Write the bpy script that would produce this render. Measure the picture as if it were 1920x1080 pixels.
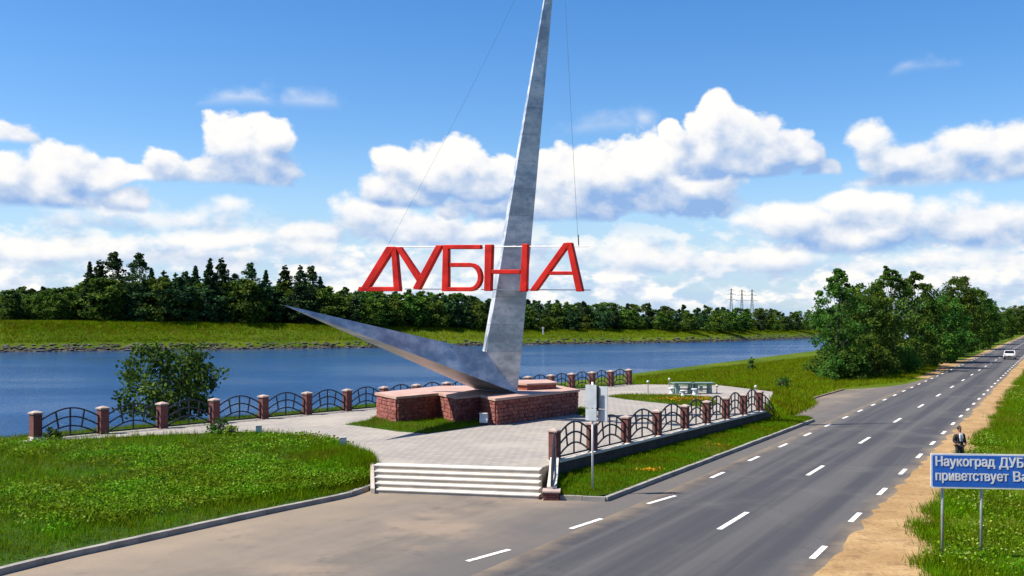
import bpy, bmesh, math, random
import numpy as np
from mathutils import Vector, Matrix

scene = bpy.context.scene
for _o in list(bpy.data.objects):
    bpy.data.objects.remove(_o, do_unlink=True)
COL = scene.collection
R = math.radians

# ------------------------------------------------------------------ camera
FPX, HORIZON, CAMZ = 1870.0, 600.0, 6.4      # focal length and horizon in pixels of the 1920 px photograph
cam_d = bpy.data.cameras.new("camera")
cam_d.sensor_width = 36.0
cam_d.lens = FPX / 1920.0 * 36.0
cam_d.shift_y = (HORIZON - 540.0) / 1920.0
cam_d.clip_start, cam_d.clip_end = 0.1, 12000.0
cam = bpy.data.objects.new("camera", cam_d)
cam.location = (0, 0, CAMZ)
cam.rotation_euler = (R(90), 0, 0)
COL.objects.link(cam)
scene.camera = cam

# ------------------------------------------------------------------ sun, exposure
SUN_EL = R(54)
SUN_H = Vector((-0.985, -0.17, 0)).normalized()          # horizontal direction towards the sun
sun_dir = Vector((SUN_H.x * math.cos(SUN_EL), SUN_H.y * math.cos(SUN_EL), math.sin(SUN_EL)))
sd = bpy.data.lights.new("sun", 'SUN')
sd.energy, sd.angle, sd.color = 5.0, R(0.53), (1.0, 0.93, 0.81)
sun = bpy.data.objects.new("sun", sd)
sun.rotation_euler = (-sun_dir).to_track_quat('-Z', 'Y').to_euler()
sun.location = (-60, -10, 90)
COL.objects.link(sun)
vs = scene.view_settings
vs.view_transform, vs.look, vs.exposure, vs.gamma = 'Standard', 'None', 1.0, 1.0
vs.use_curve_mapping = False
scene.render.engine = 'CYCLES'
scene.cycles.use_denoising = True
scene.cycles.max_bounces = 6
scene.cycles.transparent_max_bounces = 4
scene.cycles.caustics_reflective = scene.cycles.caustics_refractive = False

# ------------------------------------------------------------------ world: Nishita sky with cumulus clouds, all by direction
world = bpy.data.worlds.new("World")
scene.world = world
world.use_nodes = True
WT = world.node_tree
WT.nodes.clear()

class NG:
    """tiny helper to write node maths"""
    def __init__(s, tree, k=1.0): s.t, s.k = tree, k          # k scales plain colours (reflectance of surfaces)
    def new(s, typ, **kw):
        n = s.t.nodes.new(typ)
        for k, v in kw.items(): setattr(n, k, v)
        return n
    def _in(s, sock, v):
        if hasattr(v, 'is_output'): s.t.links.new(v, sock)
        elif v is not None: sock.default_value = v
    def m(s, op, a, b=None, c=None, clamp=False):
        n = s.new('ShaderNodeMath', operation=op, use_clamp=clamp)
        for i, v in enumerate((a, b, c)):
            if v is not None: s._in(n.inputs[i], v)
        return n.outputs[0]
    def v(s, op, a, b=None, c=None):
        n = s.new('ShaderNodeVectorMath', operation=op)
        for i, x in enumerate((a, b, c)):
            if x is not None: s._in(n.inputs[i], x)
        return n.outputs['Value' if op in ('LENGTH', 'DOT_PRODUCT') else 'Vector']
    def scale(s, a, f):
        n = s.new('ShaderNodeVectorMath', operation='SCALE')
        s._in(n.inputs[0], a); s._in(n.inputs['Scale'], f)
        return n.outputs[0]
    def sep(s, a):
        n = s.new('ShaderNodeSeparateXYZ'); s._in(n.inputs[0], a); return n.outputs
    def comb(s, x, y, z=0.0):
        n = s.new('ShaderNodeCombineXYZ')
        for i, q in enumerate((x, y, z)): s._in(n.inputs[i], q)
        return n.outputs[0]
    def step(s, x, a, b, o0=0.0, o1=1.0, kind='SMOOTHSTEP'):
        n = s.new('ShaderNodeMapRange', interpolation_type=kind)
        for nm, q in (('Value', x), ('From Min', a), ('From Max', b), ('To Min', o0), ('To Max', o1)): s._in(n.inputs[nm], q)
        return n.outputs[0]
    def noise(s, vec, scale, detail=4.0, rough=0.55, color=False, dist=0.0, lac=2.0):
        n = s.new('ShaderNodeTexNoise')
        if vec is not None: s._in(n.inputs['Vector'], vec)
        n.inputs['Scale'].default_value = scale; n.inputs['Detail'].default_value = detail
        n.inputs['Roughness'].default_value = rough; n.inputs['Distortion'].default_value = dist
        n.inputs['Lacunarity'].default_value = lac
        return n.outputs['Color' if color else 'Fac']
    def mix(s, f, a, b, typ='MIX'):
        n = s.new('ShaderNodeMix', data_type='RGBA', blend_type=typ)
        s._in(n.inputs[0], f)
        for i, q in ((6, a), (7, b)):
            if isinstance(q, tuple) and len(q) == 3: q = (q[0] * s.k, q[1] * s.k, q[2] * s.k, 1)
            s._in(n.inputs[i], q)
        return n.outputs[2]
    def ramp(s, f, stops):
        n = s.new('ShaderNodeValToRGB'); e = n.color_ramp.elements
        while len(e) < len(stops): e.new(0.5)
        for el, (p, c) in zip(e, stops): el.position = p; el.color = (*c, 1)
        s._in(n.inputs[0], f); return n.outputs[0]

g = NG(WT)
SKY_STRENGTH = 0.15
sky = g.new('ShaderNodeTexSky', sky_type='NISHITA')
sky.sun_disc = False
sky.sun_elevation = SUN_EL
sky.sun_rotation = math.atan2(SUN_H.x, SUN_H.y)
sky.altitude, sky.air_density, sky.dust_density, sky.ozone_density = 120, 1.0, 0.5, 2.2
hsv = g.new('ShaderNodeHueSaturation')
hsv.inputs['Saturation'].default_value = 1.38
hsv.inputs['Hue'].default_value = 0.507
hsv.inputs['Value'].default_value = 1.06
WT.links.new(sky.outputs[0], hsv.inputs['Color'])

tc = g.new('ShaderNodeTexCoord')
D = g.v('NORMALIZE', tc.outputs['Generated'])
dx, dy, dz = g.sep(D)
az = g.m('MULTIPLY', g.m('ARCTAN2', dx, dy), 57.29578)
# the cloud field of the view goes on all around: the azimuth is folded every 60 degrees (fine shapes come from 3-D noise and never repeat)
azf = g.m('SUBTRACT', g.m('PINGPONG', g.m('ADD', az, 390.0), 60.0), 30.0)
el = g.m('MULTIPLY', g.m('ARCSINE', dz), 57.29578)

def billow(vec, seed):
    """puffy noise: smooth cells with finer cells on them"""
    w = g.v('ADD', vec, seed)
    vo = g.new('ShaderNodeTexVoronoi', feature='F1', distance='EUCLIDEAN')
    vo.inputs['Scale'].default_value = 27.0; vo.inputs['Detail'].default_value = 1.6
    vo.inputs['Roughness'].default_value = 0.5
    vo.normalize = True
    WT.links.new(w, vo.inputs['Vector'])
    return g.m('SUBTRACT', 1.0, vo.outputs['Distance'])

SQ = g.v('MULTIPLY', D, (1.0, 1.0, 1.35))
n_big = g.noise(SQ, 16.0, 2.0, 0.5)
n_fine = g.noise(SQ, 62.0, 4.0, 0.6)
OFF = (-0.0075, 0.0, 0.021)                        # a small step towards the sun, across the sky
SQ2 = g.v('ADD', SQ, OFF)
b1, b2 = billow(SQ, (3.1, 1.7, 0.4)), billow(SQ2, (3.1, 1.7, 0.4))
n_fine2 = g.noise(SQ2, 62.0, 4.0, 0.6)
n_big2 = g.noise(SQ2, 16.0, 2.0, 0.5)
def bump(a, b, c):
    return g.m('ADD', g.m('MULTIPLY', g.m('SUBTRACT', a, 0.66), 2.7), g.m('ADD', g.m('MULTIPLY', g.m('SUBTRACT', b, 0.5), 1.35), g.m('MULTIPLY', g.m('SUBTRACT', c, 0.5), 1.7)))
N1, N2 = bump(b1, n_fine, n_big), bump(b2, n_fine2, n_big2)
REL = g.m('MULTIPLY', g.m('SUBTRACT', N1, N2), 0.13)              # relief of the puffs

warp = g.noise(SQ, 20.0, 1.0, 0.5, color=True)
wx, wy, _ = g.sep(g.v('SUBTRACT', warp, (0.5, 0.5, 0.5)))
P1 = g.comb(g.m('MULTIPLY_ADD', wx, 2.2, azf), g.m('MULTIPLY_ADD', wy, 1.2, el))
P2 = g.v('ADD', P1, (-0.6, 1.0, 0))

def ang(x, y):
    a = math.atan((x - 960) / FPX)
    return math.degrees(a), math.degrees(math.atan((HORIZON - y) / FPX * math.cos(a)))

def field(P, blobs, h):
    out = None
    for (x, y, rx, ry) in blobs:
        a, e = ang(x, y)
        rx, ry = rx * 1.12 / FPX * 57.3, ry * 1.12 / FPX * 57.3
        q = g.v('LENGTH', g.v('MULTIPLY_ADD', P, (1 / rx, 1 / ry, 0), (-a / rx, -e / ry, 0)))
        out = q if out is None else g.m('SMOOTH_MIN', out, q, 0.18)
    return g.m('MULTIPLY', g.m('SUBTRACT', 1.0, out), h)

# blobs: (x, y, rx, ry) in photograph pixels, turned into azimuth and elevation; base = y of the flat underside
CLOUDS = [
    # far low banks first
    dict(base=512, top=440, amp=0.42, soft=0.72, op=0.9, blobs=[(150, 475, 120, 34), (420, 450, 110, 26), (560, 462, 90, 34), (330, 490, 150, 22), (30, 470, 70, 34)]),
    dict(base=520, top=445, amp=0.42, soft=0.72, op=0.9, blobs=[(1170, 478, 90, 34), (1270, 490, 120, 28), (1460, 492, 90, 24), (1510, 482, 40, 22), (1800, 490, 120, 30), (900, 495, 160, 24), (1640, 500, 120, 20)]),
    dict(base=465, top=362, amp=0.5, soft=0.51, op=0.95, blobs=[(690, 408, 90, 36), (780, 430, 130, 34), (880, 440, 120, 28), (610, 440, 60, 30), (540, 452, 50, 22)]),
    dict(base=488, top=352, amp=0.5, soft=0.58, op=0.97, blobs=[(1600, 385, 90, 26), (1480, 415, 80, 40), (1640, 430, 190, 50), (1800, 425, 120, 48), (1880, 460, 70, 35)]),
    dict(base=448, top=372, amp=0.45, soft=0.65, op=0.85, blobs=[(230, 395, 60, 22), (330, 410, 90, 26), (420, 390, 60, 30), (150, 420, 90, 20)]),
    dict(base=372, top=228, amp=0.5, soft=0.51, op=0.96, blobs=[(1632, 262, 42, 32), (1690, 300, 66, 34), (1760, 318, 90, 38), (1860, 272, 100, 38), (1930, 300, 90, 46), (1720, 350, 110, 30)]),
    dict(base=420, top=250, amp=0.52, soft=0.34, op=1.0, blobs=[(960, 345, 110, 46), (1110, 330, 130, 52), (1210, 310, 110, 56), (1280, 350, 110, 56), (1000, 385, 190, 36)]),
    dict(base=346, top=172, amp=0.48, soft=0.28, op=1.0, blobs=[(1345, 225, 46, 50), (1400, 250, 66, 46), (1320, 290, 60, 46), (1440, 290, 76, 46), (1500, 285, 44, 34), (1540, 322, 40, 22), (1270, 245, 20, 26)]),
    dict(base=396, top=266, amp=0.5, soft=0.34, op=1.0, blobs=[(800, 322, 108, 50), (740, 310, 50, 30), (860, 300, 56, 34), (900, 350, 70, 40), (760, 360, 80, 34)]),
    dict(base=414, top=270, amp=0.5, soft=0.38, op=1.0, blobs=[(60, 360, 110, 48), (120, 310, 52, 42), (190, 330, 46, 32), (10, 330, 50, 40), (240, 375, 40, 24)]),
    dict(base=306, top=222, amp=0.45, soft=0.31, op=1.0, blobs=[(10, 262, 52, 40)]),
    dict(base=360, top=216, amp=0.5, soft=0.31, op=1.0, blobs=[(440, 262, 56, 42), (505, 262, 50, 44), (480, 315, 76, 42), (310, 318, 50, 32), (370, 325, 70, 34), (250, 335, 40, 24)]),
    # thin scraps high up
    dict(base=222, top=172, amp=0.5, soft=1.26, op=0.85, blobs=[(462, 203, 74, 40), (430, 208, 30, 26)]),
    dict(base=222, top=178, amp=0.5, soft=1.39, op=0.75, blobs=[(575, 203, 68, 36)]),
    dict(base=262, top=200, amp=0.5, soft=1.66, op=0.65, blobs=[(1150, 242, 86, 30), (1210, 224, 34, 30)]),
    dict(base=176, top=128, amp=0.5, soft=1.39, op=0.75, blobs=[(1742, 154, 56, 38), (1702, 144, 36, 20)]),
]
base_blue = (0.28, 0.45, 0.76)
mid_grey = (0.58, 0.67, 0.82)
white = (1.0, 0.97, 0.92)
# pale air near the horizon (the lowest sky, all round)
air = g.step(el, 0.0, 10.5, 0.94, 0.0)
air_n = g.noise(g.v('MULTIPLY', D, (1, 1, 5.0)), 9.0, 3.0, 0.55)
air_f = g.m('MULTIPLY', air, g.step(air_n, 0.25, 0.72, 0.7, 1.0))
skyc = g.scale(hsv.outputs[0], SKY_STRENGTH)
col = g.mix(air_f, skyc, (0.42, 0.60, 0.84))
# small far cumulus crowding the lowest sky
LQ = g.v('MULTIPLY', D, (1.0, 1.0, 1.9))
l1, l2 = g.noise(LQ, 23.0, 4.0, 0.58), g.noise(g.v('ADD', LQ, (-0.006, 0, 0.022)), 23.0, 3.0, 0.58)
band = g.m('MULTIPLY', g.step(el, 0.0, 1.2), g.step(el, 3.4, 6.8, 1.0, 0.0))
la = g.m('MULTIPLY', g.step(g.m('MULTIPLY_ADD', band, 0.14, l1), 0.52, 0.66), g.m('MULTIPLY', band, 0.92))
col = g.mix(la, col, g.ramp(g.m('MULTIPLY_ADD', g.m('SUBTRACT', l1, l2), 3.2, 0.5), [(0.0, (0.50, 0.61, 0.80)), (0.5, (0.76, 0.82, 0.90)), (0.9, white)]))
for c in CLOUDS:
    ys = [b[3] for b in c['blobs']]
    h = sum(ys) / len(ys) / FPX * 57.3
    _, eb = ang(960, c['base']); _, et = ang(960, c['top'])
    f1 = g.m('MULTIPLY_ADD', N1, c['amp'], field(P1, c['blobs'], h))
    f2 = g.m('MULTIPLY_ADD', N2, c['amp'], field(P2, c['blobs'], h))
    hb = g.m('SUBTRACT', g.m('MULTIPLY_ADD', n_big, 0.7, el), eb + 0.35)
    d = g.m('SMOOTH_MIN', f1, g.m('MULTIPLY', hb, 0.9), 0.12)
    al = g.m('MULTIPLY', g.step(d, 0.0, c['soft']), c['op'])
    hf = g.m('DIVIDE', hb, et - eb)
    lit = g.m('MULTIPLY_ADD', g.m('SUBTRACT', f1, f2), 0.36, g.m('ADD', REL, g.m('MULTIPLY_ADD', hf, 0.62, 0.10)))
    shade = g.ramp(lit, [(0.0, base_blue), (0.30, mid_grey), (0.56, (0.87, 0.88, 0.91)), (0.82, white)])
    col = g.mix(al, col, shade)
bg = g.new('ShaderNodeBackground')
WT.links.new(col, bg.inputs['Color'])
bg.inputs['Strength'].default_value = 0.535
wo = g.new('ShaderNodeOutputWorld')
WT.links.new(bg.outputs[0], wo.inputs['Surface'])
world.cycles.sampling_method = 'MANUAL'
world.cycles.sample_map_resolution = 512

# ------------------------------------------------------------------ helpers
rng = np.random.default_rng(7)
random.seed(7)

def ground_at(px, py, z=0.0):
    """photograph pixel -> point of the level z"""
    Y = FPX * (CAMZ - z) / (py - HORIZON)
    return Vector(((px - 960) / FPX * Y, Y, z))
def at_depth(px, py, Y):
    return Vector(((px - 960) / FPX * Y, Y, CAMZ - (py - HORIZON) / FPX * Y))
ROAD_A = math.atan2(1990 - 960, FPX)
RD = Vector((math.sin(ROAD_A), math.cos(ROAD_A), 0))       # along the road, away from the camera
RP = Vector((math.cos(ROAD_A), -math.sin(ROAD_A), 0))      # to the right of the road
def st(s, t, z=0.0):
    return RD * s + RP * t + Vector((0, 0, z))

def link(o, parent=None):
    COL.objects.link(o)
    if parent is not None: o.parent = parent
    return o
def tag(o, label=None, cat=None, group=None, kind=None):
    if label: o['label'] = label
    if cat: o['category'] = cat
    if group: o['group'] = group
    if kind: o['kind'] = kind
    return o
def empty(name, loc=(0, 0, 0), rz=0.0, **kw):
    o = bpy.data.objects.new(name, None)
    o.empty_display_size = 0.3
    o.location = loc; o.rotation_euler = (0, 0, rz)
    return tag(link(o), **kw)
def copy_tree(o, parent=None):
    c = o.copy(); COL.objects.link(c)
    if parent is not None: c.parent = parent
    for ch in list(o.children): copy_tree(ch, c)
    return c
def mesh_obj(name, verts, faces, mat, parent=None, smooth=False, **kw):
    me = bpy.data.meshes.new(name)
    me.from_pydata([tuple(v) for v in verts], [], faces)
    me.materials.append(mat)
    if smooth: me.polygons.foreach_set('use_smooth', [True] * len(me.polygons))
    me.update()
    return tag(link(bpy.data.objects.new(name, me), parent), **kw)
def np_obj(name, V, n, mat, parent=None, tint=None, **kw):
    """V: (k*n, 3) loose n-gons (n = 3 or 4), tint: one value for each face"""
    V = np.ascontiguousarray(V, dtype=np.float32); k = len(V) // n
    me = bpy.data.meshes.new(name)
    me.vertices.add(k * n); me.vertices.foreach_set('co', V.ravel())
    me.loops.add(k * n); me.loops.foreach_set('vertex_index', np.arange(k * n, dtype=np.int32))
    me.polygons.add(k); me.polygons.foreach_set('loop_start', np.arange(0, k * n, n, dtype=np.int32))
    if tint is not None:
        a = me.attributes.new('tint', 'FLOAT', 'FACE'); a.data.foreach_set('value', np.asarray(tint, dtype=np.float32))
    me.materials.append(mat); me.update()
    return tag(link(bpy.data.objects.new(name, me), parent), **kw)

class MB:
    """collects shapes for ONE mesh"""
    def __init__(s): s.v, s.f = [], []
    def add(s, vs, fs):
        b = len(s.v); s.v += [tuple(v) for v in vs]; s.f += [tuple(i + b for i in f) for f in fs]; return s
    def box(s, c, size, rz=0.0, taper=1.0):
        x, y, z = (q / 2 for q in size); ca, sa = math.cos(rz), math.sin(rz); vs = []
        for k, zz in ((1.0, -z), (taper, z)):
            for a, b in ((-x, -y), (x, -y), (x, y), (-x, y)):
                a *= k; b *= k
                vs.append((c[0] + a * ca - b * sa, c[1] + a * sa + b * ca, c[2] + zz))
        return s.add(vs, [(3, 2, 1, 0), (4, 5, 6, 7), (0, 1, 5, 4), (1, 2, 6, 5), (2, 3, 7, 6), (3, 0, 4, 7)])
    def prism(s, poly, z0, z1):
        n = len(poly)
        vs = [(p[0], p[1], z0) for p in poly] + [(p[0], p[1], z1) for p in poly]
        return s.add(vs, [tuple(range(n - 1, -1, -1)), tuple(range(n, 2 * n))] + [(i, (i + 1) % n, n + (i + 1) % n, n + i) for i in range(n)])
    def loft(s, rings, closed=True, caps=True):
        n = len(rings[0]); vs = [v for r in rings for v in r]; fs = []
        for k in range(len(rings) - 1):
            for i in range(n if closed else n - 1):
                j = (i + 1) % n; fs.append((k * n + i, k * n + j, (k + 1) * n + j, (k + 1) * n + i))
        if caps and closed:
            fs += [tuple(range(n - 1, -1, -1)), tuple((len(rings) - 1) * n + i for i in range(n))]
        return s.add(vs, fs)
    def tube(s, pts, r, n=6, r2=None):
        pts = [Vector(p) for p in pts]; rings = []
        for i, p in enumerate(pts):
            d = (pts[min(i + 1, len(pts) - 1)] - pts[max(i - 1, 0)]).normalized()
            u = d.cross(Vector((0, 0, 1)))
            if u.length < 1e-3: u = d.cross(Vector((1, 0, 0)))
            u.normalize(); w = d.cross(u)
            rr = r if r2 is None else r + (r2 - r) * i / (len(pts) - 1)
            rings.append([p + (u * math.cos(a) + w * math.sin(a)) * rr for a in (2 * math.pi * k / n for k in range(n))])
        return s.loft(rings)
    def lathe(s, prof, c=(0, 0, 0), n=12):
        return s.loft([[(c[0] + r * math.cos(2 * math.pi * k / n), c[1] + r * math.sin(2 * math.pi * k / n), c[2] + z) for k in range(n)] for r, z in prof])
    def build(s, name, mat, parent=None, smooth=False, **kw):
        return mesh_obj(name, s.v, s.f, mat, parent, smooth, **kw)

# ------------------------------------------------------------------ materials
ALB = 0.58
def material(name, fn, rough=0.8, metal=0.0, spec=0.5, alb=ALB, **inp):
    m = bpy.data.materials.new(name); m.use_nodes = True
    t = m.node_tree; b = t.nodes['Principled BSDF']
    b.inputs['Roughness'].default_value = rough; b.inputs['Metallic'].default_value = metal
    b.inputs['Specular IOR Level'].default_value = spec
    n = NG(t, alb)
    pos = n.new('ShaderNodeNewGeometry').outputs['Position']
    c = fn(n, pos, b)
    if isinstance(c, tuple): b.inputs['Base Color'].default_value = (*[q * alb for q in c], 1)
    elif c is not None: t.links.new(c, b.inputs['Base Color'])
    return m
def bumped(n, b, h, strength=0.4, dist=0.05):
    k = n.new('ShaderNodeBump'); k.inputs['Strength'].default_value = strength; k.inputs['Distance'].default_value = dist
    n.t.links.new(h, k.inputs['Height']); n.t.links.new(k.outputs[0], b.inputs['Normal'])
def two(c0, c1, scale, detail=4, lo=0.35, hi=0.65, bump=0.0, bdist=0.02, bscale=None, rough=0.6):
    def fn(n, pos, b):
        f = n.noise(pos, scale, detail, rough)
        if bump: bumped(n, b, n.noise(pos, bscale or scale * 4, 5, 0.6), bump, bdist)
        return n.mix(n.step(f, lo, hi), c0, c1)
    return fn
def attr(n, name='tint'):
    return n.new('ShaderNodeAttribute', attribute_name=name).outputs['Fac']
def objrand(n): return n.new('ShaderNodeObjectInfo').outputs['Random']
M = {}

def leaf_mat(name, dark, light, yellow, trans=0.25, vary=True):
    def fn(n, pos, b):
        a = attr(n); r = objrand(n) if vary else n.step(n.noise(pos, 0.5, 5, 0.62), 0.28, 0.74, -0.35, 1.25, 'LINEAR')
        c = n.mix(n.step(a, 0.0, 0.85), dark, light)
        c = n.mix(n.step(a, 0.8, 1.0), c, yellow)
        if not vary: c = n.mix(n.step(n.noise(n.v('ADD', pos, (17, 5, 0)), 0.24, 5, 0.65), 0.53, 0.70, 0.0, 0.65), c, (0.27, 0.22, 0.03))
        hs = n.new('ShaderNodeHueSaturation')
        n.t.links.new(n.m('MULTIPLY_ADD', r, 0.05, 0.475), hs.inputs['Hue'])
        n.t.links.new(n.m('MULTIPLY_ADD', r, 0.5, 0.75), hs.inputs['Value'])
        n.t.links.new(c, hs.inputs['Color'])
        tr = n.new('ShaderNodeBsdfTranslucent'); n.t.links.new(hs.outputs[0], tr.inputs['Color'])
        mx = n.new('ShaderNodeMixShader'); mx.inputs[0].default_value = trans
        n.t.links.new(b.outputs[0], mx.inputs[1]); n.t.links.new(tr.outputs[0], mx.inputs[2])
        n.t.links.new(mx.outputs[0], n.t.nodes['Material Output'].inputs['Surface'])
        return hs.outputs[0]
    return material(name, fn, 0.75, spec=0.06, alb=0.74)
M['leaf_road'] = leaf_mat('roadside_leaf', (0.036, 0.105, 0.020), (0.112, 0.215, 0.030), (0.25, 0.32, 0.03), 0.46)
M['leaf_far'] = leaf_mat('far_leaf', (0.034, 0.082, 0.016), (0.12, 0.21, 0.026), (0.19, 0.26, 0.03), 0.25)
M['leaf_dark'] = leaf_mat('dark_leaf', (0.018, 0.052, 0.024), (0.060, 0.12, 0.036), (0.09, 0.16, 0.03), 0.2)
M['leaf_bush'] = leaf_mat('bush_leaf', (0.025, 0.075, 0.012), (0.10, 0.20, 0.03), (0.18, 0.29, 0.05), 0.28)
M['blade'] = leaf_mat('grass_blade', (0.070, 0.165, 0.0005), (0.160, 0.285, 0.001), (0.34, 0.34, 0.02), 0.38, False)
M['weed'] = leaf_mat('weed_leaf', (0.050, 0.150, 0.002), (0.19, 0.36, 0.012), (0.52, 0.64, 0.16), 0.38, False)
M['blade_far'] = leaf_mat('bank_grass_blade', (0.090, 0.175, 0.0005), (0.195, 0.270, 0.001), (0.36, 0.35, 0.02), 0.35, False)
M['flower'] = leaf_mat('flower_petal', (0.45, 0.18, 0.015), (0.62, 0.20, 0.012), (0.62, 0.42, 0.02), 0.2, False)
M['bark'] = material('bark', two((0.05, 0.04, 0.03), (0.16, 0.14, 0.12), 3.0, 5), 0.9)

def grass_fn(c0, c1, c2, sc=0.35):
    def fn(n, pos, b):
        f = n.noise(pos, sc, 5, 0.6); k = n.noise(pos, 3.5, 5, 0.7)
        c = n.mix(n.step(f, 0.35, 0.68), c0, c1)
        c = n.mix(n.m('MULTIPLY', n.step(n.noise(n.v('ADD', pos, (31, 7, 2)), sc * 1.7, 4, 0.6), 0.54, 0.72), 0.7), c, c2)
        bumped(n, b, k, 0.9, 0.25)
        return n.mix(n.step(k, 0.3, 0.75, 0.0, 0.55), c, (0.02, 0.055, 0.006))
    return fn
M['turf'] = material('turf', grass_fn((0.045, 0.115, 0.010), (0.085, 0.165, 0.012), (0.15, 0.17, 0.03)), 0.95, spec=0.1)
M['field'] = material('field_grass', grass_fn((0.08, 0.13, 0.008), (0.15, 0.20, 0.012), (0.20, 0.20, 0.04), 0.08), 0.95, spec=0.1)

def ground_fn(n, pos, b):
    x, y, z = n.sep(pos)
    f = n.noise(pos, 0.06, 5, 0.6); k = n.noise(pos, 1.2, 5, 0.7)
    c = n.mix(n.step(f, 0.35, 0.65), (0.070, 0.135, 0.002), (0.130, 0.185, 0.003))
    c = n.mix(n.m('MULTIPLY', n.step(n.noise(pos, 0.35, 4, 0.65), 0.52, 0.75), 0.6), c, (0.19, 0.185, 0.05))
    stone = n.mix(n.step(n.noise(pos, 0.9, 5, 0.7), 0.4, 0.7), (0.035, 0.033, 0.028), (0.16, 0.15, 0.13))
    edge = n.step(n.m('MULTIPLY_ADD', n.noise(pos, 0.25, 4, 0.6), 1.4, z), 0.1, -0.35)
    bumped(n, b, k, 0.8, 0.3)
    return n.mix(edge, c, stone)
M['ground'] = material('ground_grass', ground_fn, 0.95, spec=0.1)

def along(n, pos):
    """road coordinates: s along, t across"""
    return n.v('DOT_PRODUCT', pos, tuple(RD)), n.v('DOT_PRODUCT', pos, tuple(RP))
def asphalt_fn(n, pos, b):
    s, t = along(n, pos)
    st_v = n.comb(n.m('MULTIPLY', s, 0.022), t, 0)
    streak = n.noise(st_v, 0.95, 4, 0.55); fine = n.noise(pos, 28.0, 4, 0.75); patch = n.noise(pos, 0.25, 4, 0.6)
    c = n.mix(n.step(streak, 0.38, 0.62), (0.064, 0.063, 0.073), (0.128, 0.122, 0.122))
    c = n.mix(n.step(patch, 0.5, 0.75, 0, 0.5), c, (0.19, 0.18, 0.165))
    # cracks and small dark stains
    vo = n.new('ShaderNodeTexVoronoi', feature='DISTANCE_TO_EDGE'); vo.inputs['Scale'].default_value = 0.33
    n.t.links.new(n.v('ADD', pos, n.scale(n.noise(pos, 0.7, 4, 0.6, color=True), 2.2)), vo.inputs['Vector'])
    c = n.mix(n.m('MULTIPLY', n.step(vo.outputs['Distance'], 0.006, 0.0), n.step(patch, 0.42, 0.6, 0.0, 0.75)), c, (0.03, 0.03, 0.034))
    c = n.mix(n.step(n.noise(n.v('ADD', pos, (9, 4, 0)), 0.8, 4, 0.6), 0.63, 0.74, 0, 0.55), c, (0.05, 0.048, 0.052))
    # sandy dust swept towards both edges
    e = n.m('ABSOLUTE', n.m('ADD', t, 9.15))
    c = n.mix(n.m('MULTIPLY', n.step(n.m('MULTIPLY_ADD', n.noise(pos, 0.6, 4, 0.6), 1.6, e), 3.7, 5.0), 0.85), c, (0.36, 0.275, 0.18))
    bumped(n, b, fine, 0.35, 0.012)
    return n.mix(n.step(fine, 0.35, 0.7, 0.0, 0.35), c, (0.05, 0.05, 0.055))
M['asphalt'] = material('asphalt', asphalt_fn, 0.85, spec=0.35)
def apron_fn(n, pos, b):
    s, t = along(n, pos)
    st_v = n.comb(n.m('MULTIPLY', s, 0.10), t, 0)
    streak = n.noise(st_v, 0.8, 5, 0.6); fine = n.noise(pos, 22.0, 4, 0.75); patch = n.noise(pos, 0.22, 5, 0.62)
    c = n.mix(n.step(streak, 0.35, 0.65), (0.185, 0.158, 0.135), (0.26, 0.218, 0.178))
    c = n.mix(n.step(patch, 0.46, 0.7, 0, 0.8), c, (0.41, 0.31, 0.225))
    c = n.mix(n.step(n.noise(pos, 0.9, 5, 0.65), 0.57, 0.74, 0, 0.7), c, (0.13, 0.114, 0.102))
    # sand blown against the kerbs, away from the carriageway
    c = n.mix(n.m('MULTIPLY', n.step(n.m('MULTIPLY_ADD', n.noise(pos, 0.45, 5, 0.65), 7.0, t), -12.6, -20.5), n.step(streak, 0.3, 0.7, 0.75, 0.35)), c, (0.45, 0.35, 0.245))
    # the travelled edge next to the carriageway is cleaner and darker
    c = n.mix(n.m('MULTIPLY', n.step(n.m('MULTIPLY_ADD', n.noise(pos, 0.5, 4, 0.6), 2.5, t), -15.4, -12.2), 0.8), c, (0.140, 0.132, 0.130))
    bumped(n, b, fine, 0.4, 0.012)
    return n.mix(n.step(fine, 0.35, 0.7, 0.0, 0.22), c, (0.09, 0.085, 0.08))
M['apron'] = material('dusty_asphalt', apron_fn, 0.9, spec=0.3)
def sand_fn(n, pos, b):
    f = n.noise(pos, 0.5, 5, 0.65); k = n.noise(pos, 5.0, 5, 0.7)
    c = n.mix(n.step(f, 0.35, 0.68), (0.44, 0.275, 0.125), (0.60, 0.40, 0.20))
    c = n.mix(n.step(n.noise(pos, 1.1, 5, 0.7), 0.50, 0.70, 0, 0.75), c, (0.27, 0.165, 0.085))
    bumped(n, b, k, 0.6, 0.08)
    return n.mix(n.step(k, 0.48, 0.72, 0, 0.6), c, (0.22, 0.14, 0.08))
M['sand'] = material('sandy_shoulder', sand_fn, 0.95, spec=0.1)
def paint_fn(n, pos, b):
    w = n.noise(pos, 7.0, 5, 0.7)
    return n.mix(n.step(w, 0.48, 0.70), (1.1, 1.08, 1.04), (0.30, 0.28, 0.26))
M['paint'] = material('road_paint', paint_fn, 0.7)
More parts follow.
